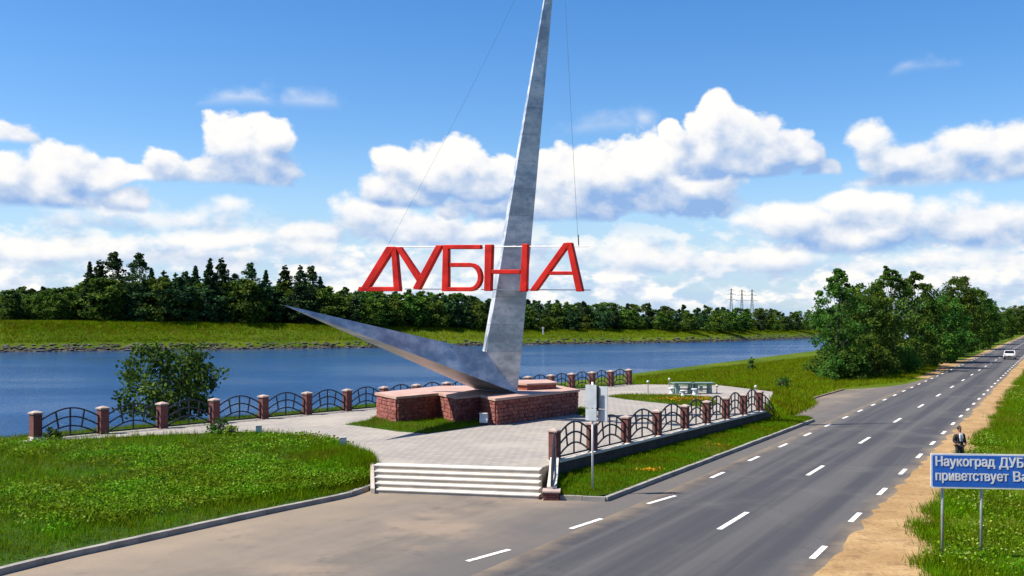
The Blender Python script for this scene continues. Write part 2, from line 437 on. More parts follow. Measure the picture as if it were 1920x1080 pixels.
def paving_fn(n, pos, b):
    rp = n.new('ShaderNodeVectorRotate', rotation_type='Z_AXIS'); rp.inputs['Angle'].default_value = 0.55
    n.t.links.new(pos, rp.inputs['Vector'])
    br = n.new('ShaderNodeTexBrick'); n.t.links.new(rp.outputs[0], br.inputs['Vector'])
    br.inputs['Scale'].default_value = 1.0; br.inputs['Brick Width'].default_value = 0.42; br.inputs['Row Height'].default_value = 0.42
    br.inputs['Mortar Size'].default_value = 0.018; br.offset = 0.5
    br.inputs['Color1'].default_value = (0.228, 0.208, 0.190, 1); br.inputs['Color2'].default_value = (0.268, 0.246, 0.222, 1)
    br.inputs['Mortar'].default_value = (0.13, 0.115, 0.10, 1)
    f = n.noise(pos, 0.35, 5, 0.62)
    c = n.mix(n.step(f, 0.42, 0.7, 0, 0.7), br.outputs['Color'], (0.54, 0.49, 0.42))
    c = n.mix(n.step(n.noise(pos, 1.3, 4, 0.6), 0.58, 0.75, 0, 0.45), c, (0.36, 0.33, 0.29))
    bumped(n, b, n.m('SUBTRACT', 1.0, br.outputs['Fac']), 0.4, 0.01)
    return c
M['paving'] = material('concrete_paving', paving_fn, 0.85, spec=0.3)
M['concrete'] = material('pale_concrete', two((0.52, 0.46, 0.38), (0.66, 0.59, 0.50), 1.2, 5, bump=0.3, bscale=14), 0.85)
M['kerb'] = material('kerb_concrete', two((0.30, 0.28, 0.255), (0.46, 0.43, 0.39), 1.5, 5, bump=0.3, bscale=14), 0.9)
M['kerb_brown'] = material('dusty_kerb', two((0.22, 0.14, 0.09), (0.36, 0.25, 0.17), 1.5, 5, bump=0.3, bscale=14), 0.9)
M['plinth'] = material('whitewashed_ledge', two((0.78, 0.72, 0.63), (0.92, 0.86, 0.77), 2.0, 5, bump=0.3, bscale=12), 0.85)
M['darkwall'] = material('dark_retaining_wall', two((0.035, 0.032, 0.034), (0.075, 0.065, 0.06), 1.5, 5, bump=0.4, bscale=10), 0.9)
def stone_fn(n, pos, b):
    r = objrand(n); f = n.noise(pos, 6.0, 5, 0.65)
    c = n.mix(r, (0.22, 0.036, 0.026), (0.40, 0.10, 0.07))
    bumped(n, b, f, 0.6, 0.03)
    return n.mix(n.step(f, 0.45, 0.72, 0, 0.75), c, (0.52, 0.30, 0.25))
M['brick'] = material('red_stone_brick', stone_fn, 0.85)
M['mortar'] = material('mortar', two((0.13, 0.08, 0.07), (0.20, 0.14, 0.12), 3.0), 0.95)
M['slab'] = material('pink_stone_slab', two((0.58, 0.34, 0.27), (0.70, 0.47, 0.39), 1.6, 5, bump=0.2, bscale=12), 0.7)
def post_fn(n, pos, b):
    tcn = n.new('ShaderNodeTexCoord').outputs['Object']
    x, y, z = n.sep(tcn)
    br = n.new('ShaderNodeTexBrick'); n.t.links.new(n.comb(n.m('ADD', x, y), z, 0), br.inputs['Vector'])
    br.inputs['Scale'].default_value = 1.0; br.inputs['Brick Width'].default_value = 0.24; br.inputs['Row Height'].default_value = 0.082
    br.inputs['Mortar Size'].default_value = 0.008
    br.inputs['Color1'].default_value = (0.09, 0.017, 0.015, 1); br.inputs['Color2'].default_value = (0.135, 0.03, 0.024, 1)
    br.inputs['Mortar'].default_value = (0.14, 0.095, 0.085, 1)
    bumped(n, b, n.m('SUBTRACT', 1.0, br.outputs['Fac']), 0.5, 0.01)
    return n.mix(n.step(n.noise(pos, 3.0, 5, 0.6), 0.5, 0.8, 0, 0.4), br.outputs['Color'], (0.16, 0.06, 0.05))
M['post'] = material('post_brick', post_fn, 0.85)
M['cap'] = material('post_cap_stone', two((0.48, 0.36, 0.31), (0.62, 0.49, 0.43), 3.0, 5, bump=0.2), 0.8)
M['iron'] = material('dark_blue_iron', two((0.006, 0.010, 0.024), (0.014, 0.022, 0.045), 6.0), 0.45, 0.0, 0.5)
M['iron_black'] = material('black_iron', two((0.010, 0.009, 0.011), (0.026, 0.018, 0.02), 6.0), 0.45)
def steel_fn(n, pos, b):
    r = objrand(n); f = n.noise(n.v('MULTIPLY', pos, (1.0, 1.0, 1.8)), 0.7, 6, 0.62); k = n.noise(pos, 3.5, 5, 0.65)
    c = n.mix(n.step(f, 0.34, 0.66), (0.46, 0.53, 0.62), (1.0, 1.03, 1.08))
    c = n.mix(n.step(k, 0.5, 0.72, 0, 0.6), c, (0.34, 0.41, 0.49))
    n.t.links.new(n.step(f, 0.3, 0.7, 0.30, 0.52), b.inputs['Roughness'])
    bumped(n, b, n.noise(pos, 1.1, 3, 0.5), 0.25, 0.08)
    hs = n.new('ShaderNodeHueSaturation'); n.t.links.new(c, hs.inputs['Color'])
    n.t.links.new(n.m('MULTIPLY_ADD', r, 0.2, 0.9), hs.inputs['Value'])
    return hs.outputs[0]
M['steel'] = material('weathered_steel', steel_fn, 0.4, 0.32)
M['red'] = material('red_letter_paint', two((0.60, 0.010, 0.006), (0.92, 0.026, 0.014), 1.1, 6, bump=0.2), 0.6, 0.0, 0.2)
M['white'] = material('white_paint', two((0.95, 0.95, 0.95), (1.1, 1.1, 1.08), 3.0), 0.5)
M['grey_metal'] = material('galvanised_metal', two((0.42, 0.45, 0.47), (0.55, 0.58, 0.60), 4.0), 0.45, 0.4)
M['sign_back'] = material('sign_back_metal', two((0.62, 0.68, 0.73), (0.80, 0.86, 0.90), 2.5, 5), 0.5, 0.2)
M['dark'] = material('dark_plastic', two((0.02, 0.02, 0.022), (0.04, 0.04, 0.042), 5.0), 0.5)
M['blue'] = material('sign_blue', two((0.018, 0.16, 0.74), (0.03, 0.20, 0.86), 1.5, 4), 0.4)
M['sign_white'] = material('sign_white', two((1.0, 1.02, 1.05), (1.15, 1.17, 1.2), 3.0), 0.45)
M['teal'] = material('teal_paint', two((0.17, 0.33, 0.29), (0.32, 0.47, 0.41), 2.5, 5), 0.55)
M['globe'] = material('lamp_globe', two((0.60, 0.60, 0.48), (0.72, 0.72, 0.60), 4.0), 0.4)
M['wire'] = material('wire', two((0.10, 0.13, 0.18), (0.16, 0.19, 0.24), 2.0), 0.5, 0.3)
M['rock'] = material('bank_rock', two((0.025, 0.025, 0.022), (0.13, 0.12, 0.105), 0.3, 5, bump=0.5), 0.9)
M['pylon'] = material('pylon_steel', two((0.22, 0.27, 0.34), (0.30, 0.35, 0.42), 0.3), 0.6, 0.2)

def water_fn(n, pos, b):
    w1 = n.noise(n.v('MULTIPLY', pos, (1.0, 2.2, 1.0)), 0.55, 5, 0.62)
    w2 = n.noise(n.v('MULTIPLY', pos, (1.0, 1.6, 1.0)), 2.6, 4, 0.6)
    big = n.noise(n.v('MULTIPLY', pos, (0.5, 1.0, 1.0)), 0.035, 3, 0.5)          # wind lanes: rougher and calmer water
    h = n.m('ADD', w1, n.m('MULTIPLY', w2, 0.35))
    k = n.new('ShaderNodeBump'); k.inputs['Distance'].default_value = 0.45
    n.t.links.new(n.m('MULTIPLY', n.step(big, 0.38, 0.62, 0.25, 1.0), n.step(n.v('DOT_PRODUCT', n.v('SUBTRACT', pos, (-126, 246, 0)), (0.593, -0.807, 0)), 12.0, 60.0, 0.12, 1.0)), k.inputs['Strength'])
    n.t.links.new(h, k.inputs['Height']); n.t.links.new(k.outputs[0], b.inputs['Normal'])
    b.inputs['IOR'].default_value = 1.33
    return (0.016, 0.095, 0.30)
M['water'] = material('canal_water', water_fn, 0.12, 0.0, 0.5)

# ------------------------------------------------------------------ setting: ground with the canal cut into it
WZ = -1.5                                        # water level
far_px = [(0, 660), (200, 658), (400, 656), (700, 652), (1000, 646), (1300, 642), (1520, 634)]
far_w = [(-2500, -700), (-700, 0), (-330, 150)] + [tuple(ground_at(x, y, WZ))[:2] for x, y in far_px] + [(215, 600), (520, 1150), (1900, 3600)]
top_z = [6, 6, 6, 6.0, 5.8, 5.5, 4.7, 3.1, 2.6, 2.1, 2.0, 2.0, 2.0]
rows = []
W = [Vector((x, y, 0)) for x, y in far_w]
ss = [w.dot(RD) for w in W]
for t, z in ((3000, 0), (300, 0), (-3.4, 0), (-44.9, 0), (-46.5, -0.5), (-50.5, -2.0), (-56, -4)):
    rows.append([st(s, t, z) for s in ss])
def far_row(off, zf):
    out = []
    for i, w in enumerate(W):
        d = (W[min(i + 1, len(W) - 1)] - W[max(i - 1, 0)]).normalized()
        nrm = Vector((-d.y, d.x, 0))
        p = w + nrm * off; p.z = zf(i); out.append(p)
    return out
rows += [far_row(-10, lambda i: -4), far_row(-1.5, lambda i: WZ - 0.4), far_row(1.2, lambda i: -0.3), far_row(5, lambda i: top_z[i] * 0.35),
         far_row(13, lambda i: top_z[i] * 0.93), far_row(17, lambda i: top_z[i]), far_row(160, lambda i: top_z[i] * 0.8), far_row(420, lambda i: 1.0), far_row(4000, lambda i: 0.0)]
gm = MB().loft(rows, closed=False)
gm.f = [f[::-1] for f in gm.f]
gm.build('ground', M['ground'], kind='structure')
BANK_TOP = rows[-4]; BANK_W = rows[-8]

mesh_obj('canal_water', [(-2500, -900, WZ), (2600, -900, WZ), (2600, 4200, WZ), (-2500, 4200, WZ)], [(0, 1, 2, 3)], M['water'], kind='structure')

# ------------------------------------------------------------------ road, lay-by, shoulders
T_R, T_C, T_L = -5.85, -9.15, -12.42
svals = [-80, -20, 10, 25, 45, 70, 100, 150, 250, 500, 1200, 3500]
def strip(name, t0, t1, z, mat, sv=svals, **kw):
    vs, fs = [], []
    for s in sv: vs += [st(s, t0(s) if callable(t0) else t0, z), st(s, t1(s) if callable(t1) else t1, z)]
    for i in range(len(sv) - 1): fs.append((2 * i, 2 * i + 1, 2 * i + 3, 2 * i + 2))
    return mesh_obj(name, vs, fs, mat, **kw)
strip('road', T_L - 0.5, T_R + 1.0, 0.008, M['asphalt'], kind='structure')

# lay-by: dusty asphalt between the road and the kerbs
K1 = [ground_at(*p) for p in ((0, 1077), (125, 1046), (250, 1019), (375, 991), (470, 970), (560, 951), (630, 937), (668, 928), (690, 917))]
K1 = [Vector((-19.5, 11.0, 0)), Vector((-16.0, 18.5, 0))] + K1 + [Vector((-5.33, 38.0, 0)), Vector((-5.45, 39.2, 0))]
K2a, K2b, K2c = ground_at(1050, 937), ground_at(1135, 940), ground_at(1525, 790)
STEP_L, STEP_R = ground_at(704, 925), ground_at(1010, 937)
LB = [st(-80, T_L - 0.3), st(34, T_L - 0.3), st(62, T_L - 0.3), st(110, T_L - 0.3),
      st(121, T_L - 0.35), ground_at(1700, 720), ground_at(1655, 726), ground_at(1580, 731), ground_at(1520, 748), ground_at(1482, 762), Vector((15.5, 62.5, 0)), Vector((2, 41, 0)), Vector((-5, 41, 0))] \
     + [k + Vector((-0.35, 0.25, 0)) for k in K1[::-1]] + [Vector((-50, -40, 0))]
mesh_obj('lay_by', [(p.x, p.y, 0.004) for p in LB], [tuple(range(len(LB)))], M['apron'], kind='structure')

def jag(base, amp, seed):
    r_ = random.Random(seed); return [base + r_.uniform(-amp, amp) for _ in range(400)]
sv_s = [-80, -20] + [2 + 0.65 * i for i in range(180)] + [130 + 8 * i for i in range(30)] + [500, 900, 2000]
jr = jag(0, 0.28, 3)
def sand_edge(s):
    base = -3.75 if s > 34 else (-3.75 + (34 - s) * 0.14 if s > 26 else -2.6 + (26 - s) * 0.42)
    return min(base, 10.0) + jr[int(abs(s) * 0.77) % 400]
strip('sandy_shoulder', lambda s: T_R + 0.42 + 0.6 * jr[int(abs(s) * 1.9 + 50) % 400], sand_edge, 0.012, M['sand'], sv_s, kind='structure')
jl = jag(0, 0.3, 5)
strip('sandy_verge', lambda s: -13.7 + jl[int(abs(s) * 0.9) % 400] - (1.8 if s < 175 else 0), T_L - 0.42, 0.012, M['sand'], [118 + 4 * i for i in range(60)] + [500, 900, 2000], kind='structure')

# painted dashes
def dash(s0, s1, t0, t1, w, name='road_marking'):
    a, b = st(s0, t0), st(s1, t1); d = (b - a).normalized(); p = Vector((d.y, -d.x, 0)) * w / 2
    return mesh_obj(name, [q + Vector((0, 0, 0.014)) for q in (a - p, a + p, b + p, b - p)], [(0, 1, 2, 3)], M['paint'], None)
def s_of(px, py): return ground_at(px, py).dot(RD)
marks = empty('road_markings', (0, 0, 0), kind='structure')
c0 = s_of(1372, 976)
for k in range(-3, 40):
    d = dash(c0 + k * 12.1 - 1.55, c0 + k * 12.1 + 1.55, T_C, T_C, 0.17, 'centre_dash'); d.parent = marks
r0 = s_of(1535, 1036)
for k in range(-5, 60):
    s = r0 + k * 5.55
    d = dash(s - 0.85, s + 0.85, T_R, T_R, 0.17, 'edge_dash'); d.parent = marks
left = [(ground_at(x0, y0), ground_at(x1, y1)) for x0, y0, x1, y1 in ((876, 1053, 955, 1031), (1070, 992, 1128, 973), (1214, 945, 1266, 930))]
for a, b in left:
    d = dash(a.dot(RD), b.dot(RD), a.dot(RP), b.dot(RP), 0.17, 'edge_dash'); d.parent = marks
l0 = s_of(1345, 891)
for k in range(0, 60):
    s = l0 + k * 5.55
    d = dash(s - 0.85, s + 0.85, T_L, T_L, 0.17, 'edge_dash'); d.parent = marks

# ------------------------------------------------------------------ plaza, steps, kerbs
PZ = 0.75
fence_px = [67, 193, 304, 402, 494, 576, 651, 720, 781, 838, 892, 942, 990, 1033, 1072, 1110, 1145, 1179]
FA, FB = Vector((-22.4, 47.0, 0)), Vector((10.2, 87.3, 0))
def on_line(px):
    k = (px - 960) / FPX; d = FB - FA
    u = (k * FA.y - FA.x) / (d.x - k * d.y); return FA + d * u
RIVER_POSTS = [on_line(x) for x in fence_px]
fn_ = Vector((-(FB - FA).y, (FB - FA).x, 0)).normalized()          # towards the water
ROADF_A, ROADF_B = ground_at(1043, 862, 0.8), ground_at(1424, 771, 0.8)
ROADF_A.z = ROADF_B.z = 0
STOP_L, STOP_R = Vector((-5.48, 39.3, 0)), Vector((1.05, 37.95, 0))
U_EDGE = [Vector(p) for p in ((-22.9, 46.0, 0), (-20.9, 47.0, 0), (-17.3, 49.0, 0), (-12.9, 50.4, 0), (-9.8, 48.6, 0), (-7.6, 45.0, 0), (-6.1, 41.6, 0))]
PL = [FA + fn_ * 0.35 + Vector((-0.4, -0.5, 0)), *U_EDGE, STOP_L, STOP_R, ROADF_A + Vector((0.05, -0.2, 0)), ROADF_B, Vector((16.7, 65.4, 0)), Vector((20.6, 78.5, 0)), Vector((18, 86.3, 0)), FB + fn_ * 0.35 + Vector((0.4, 0.3, 0))]
MB().prism(PL, -0.4, PZ).build('plaza', M['paving'], kind='structure')

# broad steps down to the lay-by
steps = empty('steps', (STEP_L.x, STEP_L.y, 0), label='broad flight of pale concrete steps from lay-by to plaza', cat='steps')
NS = 5
for i in range(NS):
    f0, f1 = i / NS, 1.0
    a = STEP_L.lerp(STOP_L, i / NS); b = STEP_R.lerp(STOP_R, i / NS)
    d = (b - a).normalized(); q = Vector((-d.y, d.x, 0))
    a2, b2 = a + q * 0.62, b + q * 0.62
    z1 = PZ * (i + 1) / NS + (0.012 if i == NS - 1 else 0)
    o = MB().prism([p - steps.location for p in (a, b, b2, a2)], PZ * i / NS - 0.1, z1 - 0.036).build('riser', M['concrete'], steps)
    MB().prism([p - steps.location for p in (a - q * 0.022, b - q * 0.022, b2, a2)], z1 - 0.034, z1).build('tread', M['plinth'], steps)
# side walls of the steps
MB().loft([[(p.x, p.y, z) for p, z in ((a_, za - 0.5), (b_, za - 0.5), (b_, za), (a_, za))] for a_, b_, za in
           ((STEP_L + Vector((-0.16, -0.1, 0)), STEP_L + Vector((-0.01, -0.13, 0)), 0.2), (STOP_L + Vector((-0.16, 0.3, 0)), STOP_L + Vector((-0.01, 0.27, 0)), PZ + 0.09))]).build('side_kerb', M['concrete'], tag(empty('stair_kerb', (0, 0, 0)), 'pale sloping kerb along the left end of the steps', 'kerb'))

def kerb_run(name, pts, label, length=1.0, z0=-0.2, z1=0.15, w=0.16, mat='kerb'):
    root = empty(name, tuple(pts[0]), label=label, cat='kerb')
    # resample
    seg = [0.0]
    for a, b in zip(pts, pts[1:]): seg.append(seg[-1] + (b - a).length)
    def at(u):
        for i in range(len(pts) - 1):
            if u <= seg[i + 1] + 1e-6: return pts[i].lerp(pts[i + 1], (u - seg[i]) / (seg[i + 1] - seg[i]))
        return pts[-1]
    n = max(1, round(seg[-1] / length)); L = seg[-1] / n
    for i in range(n):
        a, b = at(i * L), at((i + 1) * L); d = b - a
        mid = (a + b) / 2 - root.location
        o = MB().box((0, 0, 0), (d.length - 0.012, w, z1 - z0), 0).build('kerb_stone', M[mat], root) if i == 0 else link(bpy.data.objects.new('kerb_stone', me0), root)
        if i == 0: me0 = o.data; len0 = d.length
        o.location = (mid.x, mid.y, (z0 + z1) / 2 + random.uniform(-0.008, 0.008))
        o.rotation_euler = (0, random.uniform(-0.006, 0.006), math.atan2(d.y, d.x) + random.uniform(-0.008, 0.008))
        o.scale.x = d.length / len0
    return root
kerb_run('lawn_kerb', K1[:-1], 'long grey kerb curving along the foot of the big left lawn', z1=0.17, w=0.2)
kerb_run('verge_kerb', [K2a, K2b], 'short grey kerb at the foot of the steps, ending the roadside lawn', z1=0.16)
kerb_run('verge_kerb', [K2b, K2c], 'straight grey kerb between roadside lawn and road edge dashes', z1=0.16)
kerb_run('verge_kerb', [ground_at(1484, 762), ground_at(1530, 746), ground_at(1582, 731)], 'low brownish kerb between far lay-by and river meadow', z1=0.10, mat='kerb_brown')

# retaining wall below the roadside railing
rw_d = (ROADF_B - ROADF_A).normalized(); rw_n = Vector((rw_d.y, -rw_d.x, 0))
wall = empty('retaining_wall', tuple(ROADF_A), label='low dark retaining wall with whitewashed ledge under the roadside railing', cat='wall')
def rel(ps, o): return [p - Vector(o.location) for p in ps]
wa, wb = ROADF_A - rw_d * 0.3, ROADF_B + rw_d * 0.3
MB().prism(rel([wa + rw_n * 0.22, wb + rw_n * 0.22, wb - rw_n * 0.05, wa - rw_n * 0.05], wall), -0.3, PZ - 0.02).build('wall_face', M['darkwall'], wall)
Ltot = (wb - wa).length; nled = 8
for i in range(nled):
    a, b = wa + rw_d * (Ltot * i / nled + 0.01), wa + rw_d * (Ltot * (i + 1) / nled - 0.01)
    MB().prism(rel([a + rw_n * 0.32, b + rw_n * 0.32, b - rw_n * 0.25, a - rw_n * 0.25], wall), PZ - 0.018, PZ + 0.085).build('ledge_slab', M['plinth'], wall)
# sloping wing of the wall at the far end
we = wb + rw_d * 2.9
MB().loft([[(p + rw_n * o_ - Vector(wall.location)) + Vector((0, 0, z)) for o_, z in ((0.22, -0.2), (-0.15, -0.2), (-0.15, zt), (0.22, zt))] for p, zt in ((wb + rw_d * 0.01, PZ + 0.06), (wb + rw_d * 1.6, 0.45), (wb + rw_d * 2.9, 0.1))]).build('wall_wing', M['darkwall'], wall)

# ------------------------------------------------------------------ lawns
def lawn(name, low, up, z_low, z_up, mat, bulge=0.0, nu=14, **kw):
    vs, fs = [], []
    n = len(low)
    for j in range(nu + 1):
        v = j / nu
        for i in range(n):
            p = low[i].lerp(up[i], v)
            vs.append((p.x, p.y, z_low + (z_up - z_low) * v + bulge * math.sin(math.pi * v) + 0.03 * math.sin(1.3 * p.x + 0.7 * p.y) * math.sin(math.pi * v)))
    for j in range(nu):
        for i in range(n - 1):
            fs.append((j * n + i, j * n + i + 1, (j + 1) * n + i + 1, (j + 1) * n + i))
    return mesh_obj(name, vs, fs, mat, smooth=True, **kw)
def resample(pts, n):
    seg = [0.0]
    for a, b in zip(pts, pts[1:]): seg.append(seg[-1] + (b - a).length)
    out = []
    for k in range(n):
        u = seg[-1] * k / (n - 1)
        for i in range(len(pts) - 1):
            if u <= seg[i + 1] + 1e-6: out.append(pts[i].lerp(pts[i + 1], (u - seg[i]) / (seg[i + 1] - seg[i]))); break
    return out
L_low = resample([k + Vector((-0.1, 0.07, 0)) for k in K1], 40)
L_up = resample([Vector((-23.5, 26, 0)), Vector((-25.5, 38, 0)), Vector((-25.6, 44.6, 0))] + [u + Vector((0.05, 0.05, 0)) for u in U_EDGE] + [Vector((-5.6, 39.4, 0))], 40)
lawn('left_lawn', L_low, L_up, 0.15, PZ + 0.01, M['turf'], 0.10, kind='structure')
R_low = resample([K2a + Vector((0.0, 0.1, 0)), K2b + Vector((-0.05, 0.08, 0)), K2c + Vector((-0.08, 0.05, 0))], 30)
R_up = resample([wa + rw_n * 0.2 + Vector((0, -1.2, 0)), wa + rw_n * 0.2, wb + rw_n * 0.2, we + rw_n * 0.1, K2c + Vector((-0.5, 0.3, 0))], 30)
lawn('roadside_lawn', R_low, R_up, 0.14, 0.24, M['turf'], 0.05, kind='structure')
# river bank from the railing down to the water
F_top = [Vector((-23.6, 20, 0)), Vector((-25.5, 38, 0)), Vector((-25.6, 44.6, 0)), Vector((-23.0, 47.4, 0)), FA + fn_ * 0.3, RIVER_POSTS[6] + fn_ * 0.3, RIVER_POSTS[12] + fn_ * 0.3, FB + fn_ * 0.3, Vector((18.2, 86.6, 0)), Vector((21.0, 78.5, 0)), Vector((17.0, 65.6, 0)), Vector((15.75, 62.7, 0))]
bv, bf = [], []
for i, p in enumerate(F_top):
    s = p.dot(RD); t = p.dot(RP)
    if i < 8: mid, low_ = st(s, min(t - 1.0, -45.0), 0.1), st(s, -51.0, -2.2)
    else:
        o_ = (p - Vector((12, 75, 0))).normalized(); k_ = 1.0 if i < len(F_top) - 2 else 0.32; mid, low_ = p + o_ * 3.0 * k_, p + o_ * 4.5 * k_; mid.z, low_.z = 0.03, -0.4
    if i < 8:
        q = st(s, t - 1.8, 0.45)
    else: q = p + (mid - p) * 0.4; q.z = 0.42
    bv += [(p.x, p.y, PZ - 0.03), tuple(q), tuple(mid), tuple(low_)]
for i in range(len(F_top) - 1):
    for k in range(3): bf.append((4 * i + k, 4 * i + 4 + k, 4 * i + 5 + k, 4 * i + 1 + k))
mesh_obj('river_bank', bv, bf, M['turf'], smooth=True, kind='structure')
# grass beds let into the plaza
def bed(name, pts, z=PZ + 0.03, **kw):
    return MB().prism(pts, PZ - 0.1, z).build(name, M['turf'], kind='structure')
BED1 = [ground_at(*p, PZ) for p in ((648, 796), (690, 801), (745, 809), (800, 813), (850, 806), (905, 797), (897, 781), (835, 781), (707, 779), (690, 789))]
BED2 = [ground_at(*p, PZ) for p in ((1142, 744), (1175, 749), (1220, 754), (1270, 759), (1325, 764), (1345, 757), (1335, 745), (1270, 741), (1200, 740), (1160, 740))]
BED3 = [ground_at(*p, PZ) for p in ((1084, 777), (1100, 781), (1118, 779), (1104, 768), (1086, 764))]
bed('grass_bed', BED1); bed('grass_bed', BED2); bed('grass_bed', BED3)

# ------------------------------------------------------------------ monument: stone base, steel wing and spire
BASE_TOP = 2.2
base = empty('stone_platform', (-1.5, 59, PZ), label='red stone sawtooth platform with pink slab top under the steel spire', cat='platform')
bo = Vector(base.location)
BP = [Vector(p + (0,)) for p in ((-7.8, 57.7), (-6.3, 54.7), (-4.2, 57.6), (-3.0, 54.75), (-1.78, 56.1), (-0.86, 53.6), (3.97, 60.4), (2.6, 64.6), (-4.5, 63.5))]
# core of the base, mortar coloured, bricks stand proud of it
MB().prism([p - bo for p in BP], -0.1, BASE_TOP - PZ - 0.14).build('core', M['mortar'], base)
cen = sum(BP, Vector()) / len(BP)
def offset_poly(poly, d):
    out = []; n = len(poly)
    for i in range(n):
        a, b, c = poly[i - 1], poly[i], poly[(i + 1) % n]
        d1, d2 = (b - a).normalized(), (c - b).normalized()
        n1, n2 = Vector((d1.y, -d1.x, 0)), Vector((d2.y, -d2.x, 0))
        k = (n1 + n2); k /= max(0.35, 1 + n1.dot(n2)); out.append(b + k * d)
    return out
slab_poly = offset_poly(BP, 0.13)
MB().prism([p - bo for p in slab_poly], BASE_TOP - PZ - 0.135, BASE_TOP - PZ).build('slab_top', M['slab'], base)
# brick meshes of a few rough shapes
def rough_brick(seed):
    r_ = random.Random(seed); mb = MB(); x, y, z = 0.5, 0.5, 0.5
    vs = []
    for yy, k in ((0.5, 1.0), (-0.35, 1.0), (-0.5, 0.86)):
        for a, b in ((-x, -z), (x, -z), (x, z), (-x, z)):
            vs.append((a * k + r_.uniform(-0.025, 0.025), yy + (r_.uniform(-0.12, 0.12) if yy < 0 else 0), b * k + r_.uniform(-0.04, 0.04)))
    fs = [(3, 2, 1, 0)] if False else []
    for q in (0, 4):
        for i in range(4): fs.append((q + i, q + (i + 1) % 4, q + 4 + (i + 1) % 4, q + 4 + i))
    fs.append((8, 9, 10, 11)); fs = [f[::-1] for f in fs]
    me = bpy.data.meshes.new('brick'); me.from_pydata(vs, [], fs); me.materials.append(M['brick']); me.update()
    bm = bmesh.new(); bm.from_mesh(me); bmesh.ops.recalc_face_normals(bm, faces=bm.faces); bm.to_mesh(me); bm.free()
    return me
BR = [rough_brick(i) for i in range(6)]
HB = (BASE_TOP - PZ - 0.15) / 6
for e in range(6):
    a, b = BP[e], BP[e + 1]; d = (b - a); Lw = d.length; d.normalize(); nn = Vector((d.y, -d.x, 0)); rz = math.atan2(d.y, d.x)
    for c_ in range(6):
        n = max(2, round(Lw / 0.50)); cuts = [0.0]; w = Lw / n
        for i in range(1, n): cuts.append(w * i + (0.5 if c_ % 2 else 0.0) * w * (0.5 if i < n else 0) + random.uniform(-0.06, 0.06))
        cuts.append(Lw)
        for i in range(n):
            x0, x1 = cuts[i], cuts[i + 1]
            o = link(bpy.data.objects.new('brick', random.choice(BR)), base)
            pr = random.uniform(0.05, 0.095)
            p = a + d * ((x0 + x1) / 2) + nn * (pr / 2 - 0.01) - bo
            o.location = (p.x, p.y, HB * (c_ + 0.5)); o.rotation_euler = (0, 0, rz)
            o.scale = (x1 - x0 - 0.028, pr + 0.02, HB - 0.026)
# second tier behind the spire
T2 = [Vector(p + (0,)) for p in ((0.9, 59.6), (2.7, 60.9), (2.2, 63.6), (-0.6, 63.0), (-0.3, 60.6))]
MB().prism([p - bo for p in T2], BASE_TOP - PZ - 0.01, BASE_TOP - PZ + 0.30).build('upper_tier', M['brick'], base)
MB().prism([p - bo for p in offset_poly(T2, 0.1)], BASE_TOP - PZ + 0.302, BASE_TOP - PZ + 0.40).build('upper_slab', M['slab'], base)

mon = empty('monument', (0.3, 57.3, BASE_TOP), label='tall grey steel monument, a needle spire with one low wing', cat='monument')
mo = Vector(mon.location)
Rt = at_depth(912, 660, 56.4); Bp = Vector((0.3, 57.3, BASE_TOP)); Q = at_depth(978, 660, 57.0)
Rtb = Rt + Vector((-0.27, 1.25, 0)); Qb = Q + Vector((-0.35, 1.3, 0)); Bb = Vector((-2.25, 60.4, BASE_TOP + 0.02))
APEX = at_depth(1053, -195, 58.2); TIP = at_depth(529, 571, 46.0)
def panels(name, ring0, apex, n, end=0.985, gap=0.006):
    """a pyramid cut into cladding panels with thin joints"""
    cuts = [0.0]
    for i in range(1, n): cuts.append(1 - (1 - i / n) ** 1.0)
    cuts.append(end)
    core = MB().loft([[p.lerp(apex, 0.0).lerp(cen_(ring0, apex, 0.0), 0.03) - mo for p in ring0], [p.lerp(apex, end).lerp(cen_(ring0, apex, end), 0.03) - mo for p in ring0]])
    fixn(core.build(name + '_core', M['dark'], mon))
    for u0, u1 in zip(cuts, cuts[1:]):
        g_ = gap if u1 < end else 0
        o = MB().loft([[p.lerp(apex, u) - mo for p in ring0] for u in (u0 + 0.0002, u1 - g_ / 2)]).build(name + '_panel', M['steel'], mon)
        fixn(o)
def cen_(ring, apex, u):
    c = sum(ring, Vector()) / len(ring); return c.lerp(apex, u)
def fixn(o):
    bm = bmesh.new(); bm.from_mesh(o.data); bmesh.ops.recalc_face_normals(bm, faces=bm.faces); bm.to_mesh(o.data); bm.free(); return o
panels('spire', [Rt, Q, Qb, Rtb], APEX, 17, gap=0.0005)
panels('wing', [Rt, Bp, Bb, Rtb], TIP, 9, end=0.992, gap=0.0008)
k_ = MB(); k_.add([p - mo for p in (Rt, Q, Bp, Rtb, Qb, Bb)], [(0, 2, 1), (3, 4, 5), (0, 1, 4, 3), (1, 2, 5, 4), (2, 0, 3, 5)])
fixn(k_.build('root_plate', M['steel'], mon))

